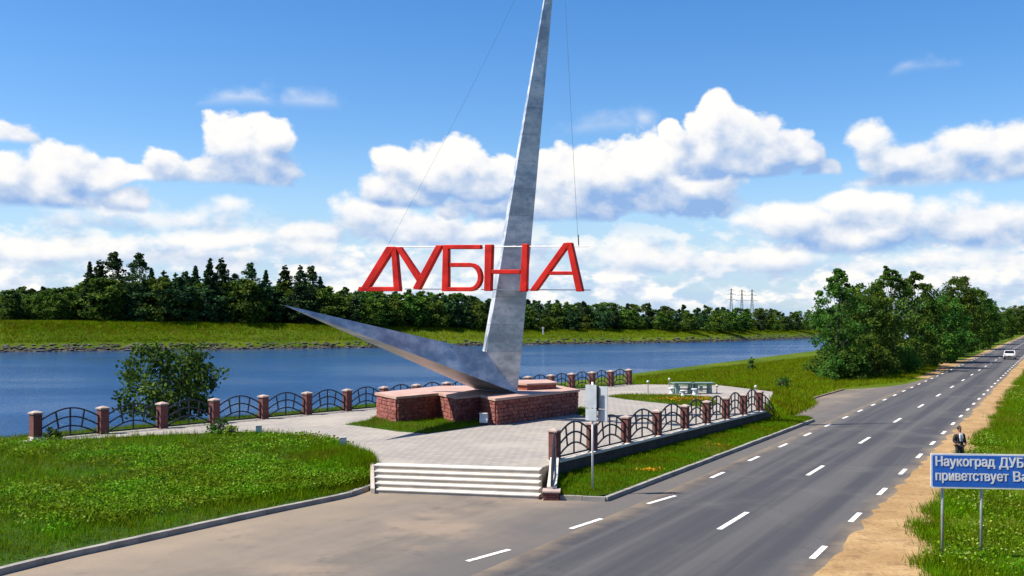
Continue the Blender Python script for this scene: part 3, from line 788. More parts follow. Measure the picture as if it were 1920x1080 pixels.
# ------------------------------------------------------------------ the letters hung in front of the spire
LP, RP_ = at_depth(672, 500, 57.8), at_depth(1098, 500, 52.3)
LP.z = RP_.z = 0
ldir = (RP_ - LP).normalized(); lback = Vector((-ldir.y, ldir.x, 0))          # away from the camera
def on_letters(zx, zy):
    """pixel of the enlarged crop -> point in the plane of the letters"""
    px, py = 640 + zx / 3.177, 420 + zy / 3.177
    k = (px - 960) / FPX
    u = (k * LP.y - LP.x) / (ldir.x - k * ldir.y); p = LP + ldir * u
    return Vector((p.x, p.y, CAMZ - (py - HORIZON) / FPX * p.y))
word = empty('letter_sign', tuple(on_letters(770, 392)), label='big red letters hung across the spire on white rods', cat='lettering')
wo_ = Vector(word.location)
DEPTH = 0.34
def inset(poly, d):
    P = [Vector((x, y, 0)) for x, y in poly]
    ar = sum(P[i - 1].x * P[i].y - P[i].x * P[i - 1].y for i in range(len(P)))
    return [(p.x, p.y) for p in offset_poly(P, -d if ar > 0 else d)]
def strokes(polys):
    mb = MB()
    for k, poly in enumerate(polys):
        poly = inset(poly, 3.6)
        off = 0.006 * k
        fr = [on_letters(*p) + lback * off - wo_ for p in poly]; bk = [p + lback * (DEPTH - 0.012 * k) for p in fr]
        n = len(fr)
        mb.add(fr + bk, [tuple(range(n)), tuple(range(2 * n - 1, n - 1, -1))] + [(i, n + i, n + (i + 1) % n, (i + 1) % n) for i in range(n)])
    o = mb.build('letter', M['red'], word); fixn(o)
    bv_ = o.modifiers.new('bevel', 'BEVEL'); bv_.width = 0.025; bv_.segments = 1
    return o
def path_stroke(pts, w):
    """a bent bar in the crop's pixels as quads"""
    L, Rr = [], []
    for i, p in enumerate(pts):
        a, b = pts[max(i - 1, 0)], pts[min(i + 1, len(pts) - 1)]
        dx_, dy_ = b[0] - a[0], b[1] - a[1]; l = math.hypot(dx_, dy_); nx, ny = -dy_ / l * w / 2, dx_ / l * w / 2
        L.append((p[0] + nx, p[1] + ny)); Rr.append((p[0] - nx, p[1] - ny))
    return L + Rr[::-1]
strokes([[(266, 130), (326, 130), (160, 392), (104, 392)], [(290, 138), (328, 132), (352, 394), (306, 394)], [(98, 370), (352, 370), (352, 404), (92, 404)]])
strokes([[(310, 132), (352, 132), (478, 318), (446, 346)], [(560, 122), (606, 122), (464, 396), (416, 388)]])
bowl = [(640, 243), (765, 243)] + [(765 + 58 * math.sin(a), 315.5 - 72.5 * math.cos(a)) for a in (math.pi * k / 10 for k in range(1, 10))] + [(765, 388), (600, 388)]
strokes([[(600, 122), (640, 122), (640, 404), (592, 404)], [(604, 120), (832, 120), (832, 152), (604, 152)], path_stroke(bowl, 32)])
strokes([[(850, 118), (902, 118), (893, 402), (845, 402)], [(888, 268), (1068, 268), (1068, 300), (888, 300)], [(1072, 114), (1113, 114), (1106, 406), (1057, 406)]])
strokes([[(1322, 108), (1372, 108), (1162, 402), (1110, 402)], [(1332, 106), (1374, 106), (1442, 404), (1394, 406)], [(1222, 278), (1390, 278), (1396, 306), (1204, 306)]])
for y0, y1, xa, xb in ((133, 130, 245, 1455), (386, 392, 355, 1470)):
    a, b = on_letters(xa, y0) + lback * 0.45 - wo_, on_letters(xb, y1) + lback * 0.45 - wo_
    MB().tube([a, b], 0.032, 6).build('rod', M['white'], word)
# struts that tie the rods to the spire
for y0 in (131, 389):
    a = on_letters(1000, y0) + lback * 0.5; tgt = at_depth(968, 420 + y0 / 3.177, 57.2)
    MB().tube([a - wo_, tgt - wo_], 0.05, 6).build('strut', M['white'], word)
# stay wires from the top of the spire to the ends of the rods, and from the left end down to the base
top_ = Rt.lerp(APEX, 0.985)
for a, b, r_ in ((top_, on_letters(250, 131) + lback * 0.45, 0.006), (top_, on_letters(1395, 128) + lback * 0.45, 0.009)):
    mid = [a.lerp(b, k / 10) - Vector((0, 0, 0.5 * math.sin(math.pi * k / 10))) for k in range(11)]
    MB().tube([p - wo_ for p in mid], r_, 5).build('stay_wire', M['wire'], word)
MB().tube([on_letters(1395, 60) + lback * 0.45 - wo_, on_letters(1398, 135) + lback * 0.45 - wo_], 0.022, 6).build('turnbuckle', M['dark'], word)

# ------------------------------------------------------------------ railings: brick posts with arched iron panels
POST_H = 1.22
def post_parts(fence, p, z, rz, h=POST_H, w=0.46, foot=False):
    o = bpy.data.objects.new('post', POST_ME); link(o, fence)
    o.location = p + Vector((0, 0, z)) - Vector(fence.location); o.rotation_euler = (0, 0, rz + random.uniform(-0.02, 0.02)); o.scale = (w / 0.46, w / 0.46, h / POST_H)
    c = bpy.data.objects.new('cap', CAP_ME); link(c, o); c.location = (0, 0, POST_H + 0.001)
    if foot:
        f = bpy.data.objects.new('footing', FOOT_ME); link(f, o)
    return o
def me_of(mb, name, mat):
    me = bpy.data.meshes.new(name); me.from_pydata(mb.v, [], mb.f); me.materials.append(mat); me.update(); return me
POST_ME = me_of(MB().box((0, 0, POST_H / 2), (0.46, 0.46, POST_H)), 'post', M['post'])
CAP_ME = me_of(MB().box((0, 0, 0.045), (0.56, 0.56, 0.07)).box((0, 0, 0.121), (0.54, 0.54, 0.08), 0, 0.15), 'cap', M['cap'])
FOOT_ME = me_of(MB().box((0, 0, 0.02), (0.56, 0.56, 0.28)), 'footing', M['plinth'])
RB = 0.040
def arc(w, h0, h1, n=12):
    return [(-w / 2 + w * k / n, 0, h0 + (h1 - h0) * math.sin(math.pi * k / n)) for k in range(n + 1)]
PW = 2.55
def bar_set():
    out = []
    for nm, pts in (('top_arch', arc(PW, 0.86, 1.36)), ('middle_arch', arc(PW, 0.42, 0.94)), ('low_arch', arc(PW * 0.94, 0.05, 0.5)), ('bottom_rail', [(-PW / 2, 0, 0.05), (PW / 2, 0, 0.05)]),
                    ('upright', [(0, 0, 0.05), (0, 0, 1.36)]), ('upright', [(-0.50, 0, 0.42), (-0.62, 0, 1.20)]), ('upright', [(0.50, 0, 0.42), (0.62, 0, 1.20)]),
                    ('upright', [(-PW / 2 + 0.02, 0, 0.0), (-PW / 2 + 0.02, 0, 0.9)]), ('upright', [(PW / 2 - 0.02, 0, 0.0), (PW / 2 - 0.02, 0, 0.9)])):
        out.append((nm, pts))
    return out
BARS = {}
for key in ('iron', 'iron_black'):
    BARS[key] = [(nm, me_of(MB().tube(p, RB, 6), nm, M[key])) for nm, p in bar_set()]
def panel(fence, a, b, z, key, post_w=0.42):
    d = b - a; L_ = d.length - post_w
    e = bpy.data.objects.new('arched_panel', None); link(e, fence); e.empty_display_size = 0.2
    e.location = (a + b) / 2 + Vector((0, 0, z)) - Vector(fence.location); e.rotation_euler = (0, 0, math.atan2(d.y, d.x)); e.scale = (L_ / PW, 1, 1)
    for nm, me in BARS[key]: link(bpy.data.objects.new(nm, me), e)
rf = empty('railing', tuple(FA) , label='long brick-posted railing with arched blue iron panels along the canal', cat='railing')
rzf = math.atan2((FB - FA).y, (FB - FA).x)
for i, p in enumerate(RIVER_POSTS): post_parts(rf, p, PZ, rzf, foot=(i == 0), w=0.42)
for a, b in zip(RIVER_POSTS, RIVER_POSTS[1:]): panel(rf, a, b, PZ + 0.04, 'iron')

rr = empty('railing', tuple(ROADF_A), label='brick-posted railing with arched black iron panels beside the road', cat='railing')
road_px = [1040, 1110, 1174, 1232, 1284, 1325, 1361, 1394, 1424]
def on_line2(px):
    k = (px - 960) / FPX; d = ROADF_B - ROADF_A
    u = (k * ROADF_A.y - ROADF_A.x) / (d.x - k * d.y); return ROADF_A + d * u
ROAD_POSTS = [on_line2(x) for x in road_px]
rzr = math.atan2(rw_d.y, rw_d.x)
for p in ROAD_POSTS: post_parts(rr, p, PZ + 0.08, rzr, h=1.1, w=0.36)
for a, b in zip(ROAD_POSTS, ROAD_POSTS[1:]): panel(rr, a, b, PZ + 0.1, 'iron_black', 0.36)
def quarter(name, p0, p1, ztop, z0, z1):
    """end panel that swings down from the last post in a quarter arch"""
    e = bpy.data.objects.new(name, None); link(e, rr); e.location = -Vector(rr.location); e.empty_display_size = 0.2
    def P(u, f):                                                   # u along, f share of the height
        z_b = z0 + (z1 - z0) * u; return p0.lerp(p1, u) + Vector((0, 0, z_b + (ztop - z0) * math.sqrt(max(0.0, 1 - u * u)) * f))
    for f, nm in ((1.0, 'top_arch'), (0.55, 'middle_arch'), (0.05, 'bottom_rail')):
        MB().tube([P(1 - (1 - k / 12) ** 1.6 if f > 0.1 else k / 12, f) for k in range(13)], RB, 6).build(nm, M['iron_black'], e)
    for u in (0.02, 0.3, 0.55, 0.78): MB().tube([P(u, 0.05), P(u, 1.0)], RB, 6).build('upright', M['iron_black'], e)
quarter('end_panel', ROAD_POSTS[-1] + rw_d * 0.22, ROAD_POSTS[-1] + rw_d * 3.2, PZ + 1.15, PZ + 0.1, 0.12)
# the panel that runs down beside the steps, on its sloping white wall, to a brick foot
foot = ground_at(1034, 936)
q0 = ROAD_POSTS[0] + (foot - ROAD_POSTS[0]).normalized() * 0.25
quarter('stair_panel', q0, foot + (ROAD_POSTS[0] - foot).normalized() * 0.15, PZ + 1.15, PZ + 0.2, 0.45)
sw = empty('stair_wall', tuple(foot), label='white sloping wall with brick foot at the right end of the steps', cat='wall')
d_ = (ROAD_POSTS[0] - foot).normalized(); n_ = Vector((d_.y, -d_.x, 0)); Ls = (ROAD_POSTS[0] - foot).length
MB().loft([[d_ * u + n_ * o_ + Vector((0, 0, z)) for o_, z in ((0.17, -0.1), (-0.17, -0.1), (-0.17, zt), (0.17, zt))] for u, zt in ((0.2, 0.42), (Ls * 0.4, 0.55), (Ls * 0.72, 0.8), (Ls - 0.25, PZ + 0.2))]).build('sloping_wall', M['plinth'], sw)
fixn(sw.children[0])
MB().box((0, 0, 0.13), (0.62, 0.56, 0.30), math.atan2(d_.y, d_.x)).build('brick_foot', M['post'], sw)
MB().box((0, 0, 0.31), (0.70, 0.64, 0.055), math.atan2(d_.y, d_.x)).build('foot_cap', M['cap'], sw)

# ------------------------------------------------------------------ trees
def rand_dirs(n, up=0.0):
    v = rng.normal(size=(n, 3)); v[:, 2] += up
    return v / np.linalg.norm(v, axis=1, keepdims=True)
def leaf_quads(C, size, up=0.6, aspect=0.6):
    """rhombic leaves round the centres C"""
    n = len(C); N = rand_dirs(n, up); A = rand_dirs(n)
    U = np.cross(N, A); U /= np.linalg.norm(U, axis=1, keepdims=True) + 1e-9
    Wv = np.cross(N, U); s = (size * rng.uniform(0.6, 1.35, n))[:, None]
    V = np.stack([C + U * s * 0.5, C + Wv * s * 0.5 * aspect, C - U * s * 0.5, C - Wv * s * 0.5 * aspect], axis=1)
    return V.reshape(-1, 3)
def crown_mesh(H, Wd, h0, prof, n_cl, n_lf, size, mat, name='crown', spread=0.55, lean=0.0, up=0.5):
    t_ = rng.beta(1.25, 1.15, n_cl); rad = np.array([prof(q) for q in t_]) * Wd / 2
    a = rng.uniform(0, 2 * math.pi, n_cl); rr = rad * np.sqrt(rng.uniform(0.08, 1.0, n_cl)) * rng.uniform(0.75, 1.12, n_cl)
    cz = h0 + (H - h0) * t_
    cl = np.stack([rr * np.cos(a) + lean * t_, rr * np.sin(a), cz], axis=1)
    rc = spread * (0.30 + 0.85 * rad / (Wd / 2 + 1e-6)) * rng.uniform(0.6, 1.3, n_cl)
    idx = np.repeat(np.arange(n_cl), n_lf)
    off = rng.normal(size=(len(idx), 3)); off /= np.linalg.norm(off, axis=1, keepdims=True); off *= (rng.uniform(0.1, 1, len(idx)) ** 0.45)[:, None]
    C = cl[idx] + off * rc[idx][:, None] * np.array([1.15, 1.15, 0.8])
    C[:, 2] = np.maximum(C[:, 2], 0.15)
    tint = np.clip(rng.uniform(0.0, 1.0, n_cl)[idx] * 0.65 + rng.uniform(0, 0.4, len(idx)), 0, 1)
    V = leaf_quads(C, size, up)
    o = np_obj(name, V, 4, mat, None, tint)
    return o, cl
def make_tree(name, H, Wd, h0, prof, n_cl, n_lf, size, mat, r0=0.14, stems=1, spread=0.55, limbs=14, lean=0.0):
    root = empty(name)
    c, cl = crown_mesh(H, Wd, h0, prof, n_cl, n_lf, size, mat, spread=spread, lean=lean); c.parent = root
    mb = MB()
    for k in range(stems):
        a = 2.4 * k; b = 0.12 * Wd * (k > 0); top = (b * 1.8 * math.cos(a) + lean, b * 1.8 * math.sin(a), H * (0.93 if k == 0 else 0.72))
        pts = [Vector((b * math.cos(a), b * math.sin(a), -0.3)), Vector((b * 1.1 * math.cos(a) + lean * 0.2, b * 1.1 * math.sin(a) + 0.1, H * 0.35)), Vector((b * 1.5 * math.cos(a) + lean * 0.6, b * 1.4 * math.sin(a) - 0.08, H * 0.65)), Vector(top)]
        mb.tube(pts, r0 * (1 if k == 0 else 0.7), 6, 0.02)
    order = rng.permutation(len(cl))[:limbs]
    for i in order:
        e = Vector(cl[i]); s = Vector((lean * e.z / H * 0.5, 0, max(h0 * 0.6, e.z * 0.62)))
        mb.tube([s, s.lerp(e, 0.5) + Vector((0, 0, 0.12)), e], r0 * 0.32, 4, 0.012)
    mb.build('trunk', M['bark'], root)
    return root
oval = lambda t: (max(0.0, 1 - (2 * t - 0.85) ** 2 / 1.4)) ** 0.7 if t < 0.9 else 0.38
tall = lambda t: (0.62 + 0.38 * math.sin(2.6 * t + 0.5)) * (1 if t < 0.72 else max(0.12, 1 - (t - 0.72) * 2.7))
spire_p = lambda t: max(0.05, (1 - t) ** 0.75) * (0.85 + 0.15 * math.sin(19 * t))
birch = lambda t: max(0.07, math.sin(math.pi * min(1, t * 0.82 + 0.12)) ** 0.8 * (1 - 0.55 * t))
round_p = lambda t: math.sqrt(max(0.02, 1 - (2 * t - 0.9) ** 2 / 1.3))

def tree_at(proto, used, px, Y, z, ztop, wide=1.0, **kw):
    """first use moves the prototype itself, later uses are copies; scaled to its real height"""
    o = proto['root'] if not proto.get('used') else copy_tree(proto['root'])
    proto['used'] = True
    k = (ztop - z) / proto['H']
    o.location = ((px - 960) / FPX * Y, Y, z); o.scale = (k * wide, k * wide, k); o.rotation_euler = (0, 0, random.uniform(0, 6.28))
    for key in ('label', 'category', 'group'):
        if key in o: del o[key]
    tag(o, **kw); return o
def proto(name, H, *a, **k): return dict(root=make_tree(name, H, *a, **k), H=H)

ordn = ['first', 'second', 'third', 'fourth', 'fifth', 'sixth', 'seventh', 'eighth', 'ninth', 'tenth', 'eleventh', 'twelfth', 'thirteenth', 'fourteenth', 'fifteenth', 'sixteenth', 'seventeenth', 'eighteenth']
# roadside row
RT = [proto('roadside_tree', 12, 6.6, 0.8, tall, 150, 60, 0.32, M['leaf_road'], 0.16, 3, 0.62),
      proto('roadside_tree', 12, 7.4, 0.6, oval, 210, 62, 0.32, M['leaf_road'], 0.16, 2, 0.74),
      proto('roadside_tree', 12, 6.2, 1.0, tall, 115, 58, 0.32, M['leaf_road'], 0.15, 3, 0.56, lean=0.5),
      proto('roadside_tree', 10, 7.6, 0.3, round_p, 210, 62, 0.32, M['leaf_road'], 0.14, 3, 0.72),
      proto('roadside_tree', 12, 5.6, 0.5, birch, 150, 60, 0.32, M['leaf_road'], 0.15, 2, 0.66)]
road_trees = [  # px, Y, y of the top, prototype, width, label
    (1573, 108, 506, 0, 0.95, 'slender light green tree at the river end of the roadside row'),
    (1622, 117, 534, 3, 0.95, 'low bushy tree second from the river end of the roadside row'),
    (1676, 124, 500, 2, 1.05, 'tall airy tree with sparse crown, highest of the roadside row'),
    (1716, 132, 510, 0, 1.0, 'tall leafy tree just right of the airy highest roadside tree'),
    (1762, 150, 556, 3, 1.15, 'yellowish green rounded tree in the middle of the roadside row'),
    (1797, 174, 520, 1, 1.05, 'full dark green tree rising behind the yellowish roadside tree'),
    (1834, 216, 541, 1, 0.95, 'dense green tree before the gap near the white car'),
    (1856, 258, 560, 4, 1.1, 'smaller green tree by the far stretch of road, left of the white car'),
    (1886, 330, 577, 1, 1.1, 'distant round tree above the white car'),
    (1908, 430, 573, 3, 1.2, 'distant tree at the right edge where the road vanishes')]
for px, Y, yt, k, w, lab in road_trees:
    tree_at(RT[k], None, px, Y, -0.05, CAMZ + (HORIZON - yt) * Y / FPX, w, label=lab, cat='tree', group='trees in the roadside row')
# behind the row, half hidden
for i, (px, Y, yt, k) in enumerate([(1598, 131, 548, 1), (1650, 140, 545, 4), (1735, 160, 548, 0), (1775, 186, 545, 2), (1812, 222, 545, 4), (1845, 262, 565, 3), (1868, 300, 575, 0), (1896, 395, 580, 4), (1914, 520, 582, 1), (1921, 640, 585, 3)]):
    tree_at(RT[k], None, px, Y, -0.05, CAMZ + (HORIZON - yt) * Y / FPX, 1.0, label=f'green tree half hidden behind the roadside row, {ordn[i]} from the river end', cat='tree', group='second line of roadside trees')
# low growth under the row
SH = [proto('roadside_shrub', 3, 3.6, 0.0, round_p, 42, 50, 0.26, M['leaf_road'], 0.05, 4, 0.5, limbs=8),
      proto('roadside_shrub', 3, 3.0, 0.0, round_p, 36, 50, 0.26, M['leaf_road'], 0.05, 4, 0.45, limbs=8)]
for i, (px, Y, h) in enumerate([(1548, 112, 3.2), (1562, 105, 2.6), (1590, 106, 3.4), (1608, 110, 2.8), (1640, 113, 3.6), (1660, 116, 2.9), (1690, 119, 3.2), (1708, 124, 2.6), (1738, 137, 3.4), (1750, 140, 2.4), (1780, 160, 3.3), (1815, 196, 3.5), (1842, 234, 3.5), (1868, 290, 3.6)]):
    tree_at(SH[i % 2], None, px, Y, -0.05, h, 1.05, label=f'low green shrub under the roadside trees, {ordn[i]} from the river end', cat='shrub', group='shrubs under the roadside trees')

# far bank wood
BX = [0, 200, 400, 700, 1000, 1300, 1520, 1700]
BYv = [BANK_TOP[i].y for i in range(3, 10)] + [600]
BZv = top_z[3:10] + [2.0]
def bank(px): return float(np.interp(px, BX, BYv)), float(np.interp(px, BX, BZv))
FT = [proto('bank_tree', 10, 6.6, 0.0, round_p, 70, 44, 0.55, M['leaf_far'], 0.16, 1, 0.9, limbs=6),
      proto('bank_tree', 10, 5.6, 0.0, oval, 64, 44, 0.55, M['leaf_far'], 0.16, 1, 0.85, limbs=6),
      proto('bank_tree', 10, 5.0, 0.2, birch, 56, 44, 0.55, M['leaf_dark'], 0.16, 1, 0.8, limbs=6),
      proto('bank_tree', 10, 6.2, 0.0, tall, 66, 44, 0.55, M['leaf_dark'], 0.16, 1, 0.85, limbs=6)]
TT = [proto('tall_bank_tree', 19, 7.6, 0.5, spire_p, 190, 34, 0.55, M['leaf_dark'], 0.22, 1, 0.85, limbs=8),
      proto('tall_bank_tree', 19, 7.4, 0.6, tall, 180, 34, 0.55, M['leaf_dark'], 0.22, 1, 0.95, limbs=8),
      proto('tall_bank_tree', 19, 6.8, 0.6, birch, 180, 34, 0.55, M['leaf_dark'], 0.22, 1, 0.8, limbs=8)]
for i, (px, yt) in enumerate([(168, 490), (186, 488), (211, 474), (262, 476), (284, 502), (308, 508), (330, 512), (346, 510), (367, 498), (394, 484), (415, 484), (442, 514), (468, 494), (499, 506), (534, 498), (564, 498), (582, 500), (600, 518)]):
    Y, z = bank(px); Y += 6 + 9 * (i % 3)
    tree_at(TT[(i * 2 + i // 3) % 3], None, px, Y, z - 0.3, CAMZ + (HORIZON - yt) * Y / FPX, 1.15 + 0.2 * ((i * 7) % 3) / 2,
            label=f'{ordn[i]} from left of the tall dark trees in the clump on the far bank', cat='tree', group='tall dark trees on the far bank')
tops_x = [0, 60, 120, 150, 300, 450, 610, 680, 760, 850, 930, 1000, 1100, 1200, 1300, 1450, 1520, 1560]
tops_y = [545, 538, 544, 535, 530, 530, 540, 546, 549, 552, 560, 566, 569, 573, 576, 583, 582, 584]
cnt = 0
SECT = [(75, 'at the left edge of the picture'), (150, 'just left of the tall clump'), (300, 'under the tall clump, left third'), (450, 'under the middle of the tall clump'), (615, 'under the tall clump, right third'),
        (690, 'under the first letter'), (930, 'behind the letters, left of the spire'), (1100, 'just right of the spire'), (1340, 'between the spire and the pylons'), (1440, 'below the three pylons'), (2000, 'beside the roadside trees')]
for row, (d0, drop, step_) in enumerate(((2.5, 18, 26), (9, 9, 21), (18, 2, 19), (34, 0, 21))):
    px = -20 + 7 * row
    while px < 1575:
        q = px + random.uniform(-6, 6); Y, z = bank(q); Y += d0 + random.uniform(-1.5, 3.5)
        yt = float(np.interp(q, tops_x, tops_y)) + drop * random.uniform(0.2, 1.5) + random.uniform(-6, 6)
        if row == 0 and 150 < q < 620: yt -= 14
        tree_at(FT[random.randrange(4)], None, q, Y, z - 0.3, max(z + 3.0, CAMZ + (HORIZON - yt) * Y / FPX), random.uniform(1.0, 1.4) * (1.25 if row == 0 else 1.0),
                label='dark tree in the far bank wood ' + next(w for lim, w in SECT if q < lim) + (', nearest' if row == 0 else ''), cat='tree', group='trees of the far bank wood')
        px += step_ * random.uniform(0.75, 1.2); cnt += 1

# the bush beyond the railing at the left
def bush_parts(name, H, Wd, ncl, nlf, size, mat, loc, spread, label, cat='bush', prof=round_p, **kw):
    t = make_tree(name, H, Wd, 0.0, prof, ncl, nlf, size, mat, 0.05, 5, spread, limbs=24)
    t.location = loc; return tag(t, label, cat)
p = at_depth(318, 770, 60.5)
bush_parts('bush', 4.6, 5.9, 78, 100, 0.25, M['leaf_bush'], (p.x, p.y, 0.1), 0.78, 'large dark leafy bush behind the canal railing at left', prof=lambda t: 0.55 + 0.45 * math.sin(math.pi * min(1, t * 0.9)))
p = ground_at(1408, 694); bush_parts('sapling_clump', 2.2, 2.0, 34, 30, 0.2, M['leaf_bush'], (p.x, p.y, -0.3), 0.25, 'low spiky sapling clump on the bank beyond the tables', 'sapling', spire_p)
p = ground_at(1467, 727); bush_parts('bush', 1.0, 1.7, 26, 40, 0.14, M['leaf_bush'], (p.x, p.y, -0.05), 0.3, 'small round dark bush on the meadow behind the railing end')
p = at_depth(412, 818, 49.3); bush_parts('weed_bush', 0.75, 1.3, 24, 30, 0.13, M['leaf_bush'], (p.x, p.y, 0.72), 0.2, 'dark low weed bush at the top edge of the left lawn')
p = at_depth(434, 818, 48.9); bush_parts('weed_bush', 0.5, 0.8, 14, 24, 0.1, M['weed'], (p.x, p.y, 0.72), 0.15, 'pale yellow-green weed next to the dark weed bush')
p = at_depth(100, 826, 47.0); bush_parts('weed_bush', 0.6, 0.9, 16, 26, 0.12, M['leaf_bush'], (p.x, p.y, 0.7), 0.18, 'leafy weed at the foot of the leftmost brick post')

# ------------------------------------------------------------------ grass: blades on the ground, too many to count
def blades(name, base, h, w, mat, per=5, spread=0.1, **kw):
    """base: (n,3) tuft roots"""
    n = len(base) * per; B = np.repeat(base, per, axis=0) + np.concatenate([rng.normal(size=(n, 2)) * spread, np.zeros((n, 1))], axis=1)
    a = rng.uniform(0, 2 * math.pi, n); hh = h * rng.uniform(0.45, 1.3, n); lean = rng.uniform(0.1, 0.75, n) * hh
    d = np.stack([np.cos(a), np.sin(a), np.zeros(n)], axis=1); p = np.stack([-np.sin(a), np.cos(a), np.zeros(n)], axis=1)
    b2 = rng.uniform(0, 2 * math.pi, n); ld = np.stack([np.cos(b2), np.sin(b2), np.zeros(n)], axis=1)
    V = np.stack([B - p * w / 2, B + p * w / 2, B + ld * lean[:, None] + np.array([0, 0, 1.0]) * hh[:, None]], axis=1)
    V[:, :2, 2] -= 0.03
    tint = np.repeat(rng.uniform(0, 1, len(base)), per) * 0.6 + rng.uniform(0, 0.45, n)
    return np_obj(name, V.reshape(-1, 3), 3, mat, None, np.clip(tint, 0, 1), kind='stuff', **kw)
def on_lawn(low, up, zl, zu, bulge, n, vmin=0.0, vmax=1.0, umin=0.0, umax=1.0):
    u = rng.uniform(umin, umax, n); v = rng.uniform(vmin, vmax, n)
    la = np.array([tuple(p) for p in low]); ua = np.array([tuple(p) for p in up]); k = np.linspace(0, 1, len(la))
    f = lambda A: np.stack([np.interp(u, k, A[:, 0]), np.interp(u, k, A[:, 1])], axis=1)
    P = f(la) * (1 - v)[:, None] + f(ua) * v[:, None]
    z = zl + (zu - zl) * v + bulge * np.sin(math.pi * v) + 0.03 * np.sin(1.3 * P[:, 0] + 0.7 * P[:, 1]) * np.sin(math.pi * v)
    return np.concatenate([P, z[:, None]], axis=1)
def patchy(P, sc, seed, lo=0.0):
    """keeps roots in irregular patches"""
    r_ = np.random.default_rng(seed); k = r_.normal(size=(6, 2)) * sc; ph = r_.uniform(0, 6.28, 6)
    f = sum(np.sin(P[:, :2] @ k[i] + ph[i]) for i in range(6)) / 3
    return P[f + rng.normal(size=len(P)) * 0.35 > lo]
A_ = on_lawn(L_low, L_up, 0.15, PZ + 0.01, 0.10, 26000, 0.012, 0.995, 0.12)
blades('lawn_grass', A_, 0.17, 0.024, M['blade'], 5, 0.09, label='green grass of the big left lawn', cat='grass')
A_ = patchy(on_lawn(L_low, L_up, 0.15, PZ + 0.01, 0.10, 9000, 0.05, 0.99, 0.15), 0.5, 2, 0.1)
blades('lawn_grass', A_, 0.34, 0.028, M['blade'], 5, 0.12, label='taller grass tufts scattered over the left lawn', cat='grass')
A_ = patchy(on_lawn(L_low, L_up, 0.15, PZ + 0.01, 0.10, 16000, 0.1, 0.99, 0.15, 0.95), 0.45, 5, 0.25)
n_ = len(A_); idx = np.repeat(np.arange(n_), 8)
C_ = A_[idx] + rng.normal(size=(len(idx), 3)) * np.array([0.14, 0.14, 0.05]) + np.array([0, 0, 0.20])
np_obj('lawn_weeds', leaf_quads(C_, 0.085, 1.1, 0.8), 4, M['weed'], None, np.clip(rng.uniform(0, 1, n_)[idx] * 0.6 + rng.uniform(0, 0.4, len(idx)), 0, 1), kind='stuff', label='broad-leaved weeds covering the left lawn', cat='weeds')
A_ = on_lawn(R_low, R_up, 0.14, 0.24, 0.05, 15000, 0.02, 0.97)
blades('verge_grass', A_, 0.13, 0.022, M['blade'], 5, 0.08, label='short grass of the roadside lawn', cat='grass')
def poly_fill(poly, n, z):
    xs = np.array([p.x for p in poly]); ys = np.array([p.y for p in poly]); P = np.stack([rng.uniform(xs.min(), xs.max(), n), rng.uniform(ys.min(), ys.max(), n)], axis=1)
    ins = np.zeros(n, bool)
    for i in range(len(poly)):
        x0, y0, x1, y1 = xs[i - 1], ys[i - 1], xs[i], ys[i]
        c = ((y0 > P[:, 1]) != (y1 > P[:, 1])) & (P[:, 0] < (x1 - x0) * (P[:, 1] - y0) / (y1 - y0 + 1e-12) + x0); ins ^= c
    P = P[ins]; return np.concatenate([P, np.full((len(P), 1), z)], axis=1)
for bd, nb, lab in ((BED1, 3500, 'patchy grass in front of the stone platform'), (BED2, 3500, 'grass of the oval bed before the teal tables'), (BED3, 500, 'small grass patch right of the stone platform')):
    blades('bed_grass', poly_fill(bd, nb, PZ + 0.03), 0.13, 0.025, M['blade_far'] if bd is BED2 else M['blade'], 5, 0.1, label=lab, cat='grass')
# orange and yellow flowers
fl = []
for (x, y, rx, ry, n, z) in ((1215, 883, 0.5, 0.3, 130, 0.27), (1340, 836, 0.7, 0.6, 70, 0.27), (1420, 806, 0.8, 0.8, 60, 0.27)):
    c = ground_at(x, y, 0.2); P = rng.normal(size=(n, 3)) * np.array([rx, ry, 0.04]) * 0.55 + np.array([c.x, c.y, z]); fl.append(P)
np_obj('orange_flowers', leaf_quads(np.concatenate(fl), 0.085, 1.5, 0.9), 4, M['flower'], None, rng.uniform(0, 1, sum(len(f) for f in fl)), kind='stuff', label='orange flowers in small patches on the roadside lawn', cat='flowers')
c = ground_at(1285, 752, PZ); P = rng.normal(size=(260, 3)) * np.array([1.1, 0.7, 0.03]) + np.array([c.x, c.y, PZ + 0.2])
np_obj('yellow_flowers', leaf_quads(P, 0.10, 1.5, 0.9), 4, M['flower'], None, rng.uniform(0.5, 1, 260), kind='stuff', label='yellow flowers in the oval bed before the tables', cat='flowers')
# right-hand verge beyond the sand
S_ = rng.uniform(10, 150, 40000) ** 1.0; S_ = 10 + 140 * rng.uniform(0, 1, 30000) ** 1.6
T_ = np.array([sand_edge(s) for s in S_]) + rng.exponential(3.2, len(S_)) - 0.25
P = np.outer(S_, np.array(RD)) + np.outer(T_, np.array(RP)); P[:, 2] = 0
P = patchy(P, 0.8, 21, -0.62)
blades('verge_grass', P, 0.28, 0.026, M['blade'], 6, 0.13, label='rough grass on the verge right of the sandy shoulder', cat='grass')
Q_ = patchy(P[:9000], 0.7, 9, 0.45); idx = np.repeat(np.arange(len(Q_)), 7)
C_ = Q_[idx] + rng.normal(size=(len(idx), 3)) * np.array([0.16, 0.16, 0.06]) + np.array([0, 0, 0.26])
np_obj('verge_weeds', leaf_quads(C_, 0.085, 0.8, 0.65), 4, M['weed'], None, rng.uniform(0, 1, len(idx)), kind='stuff', label='leafy weeds on the right verge around the blue sign', cat='weeds')
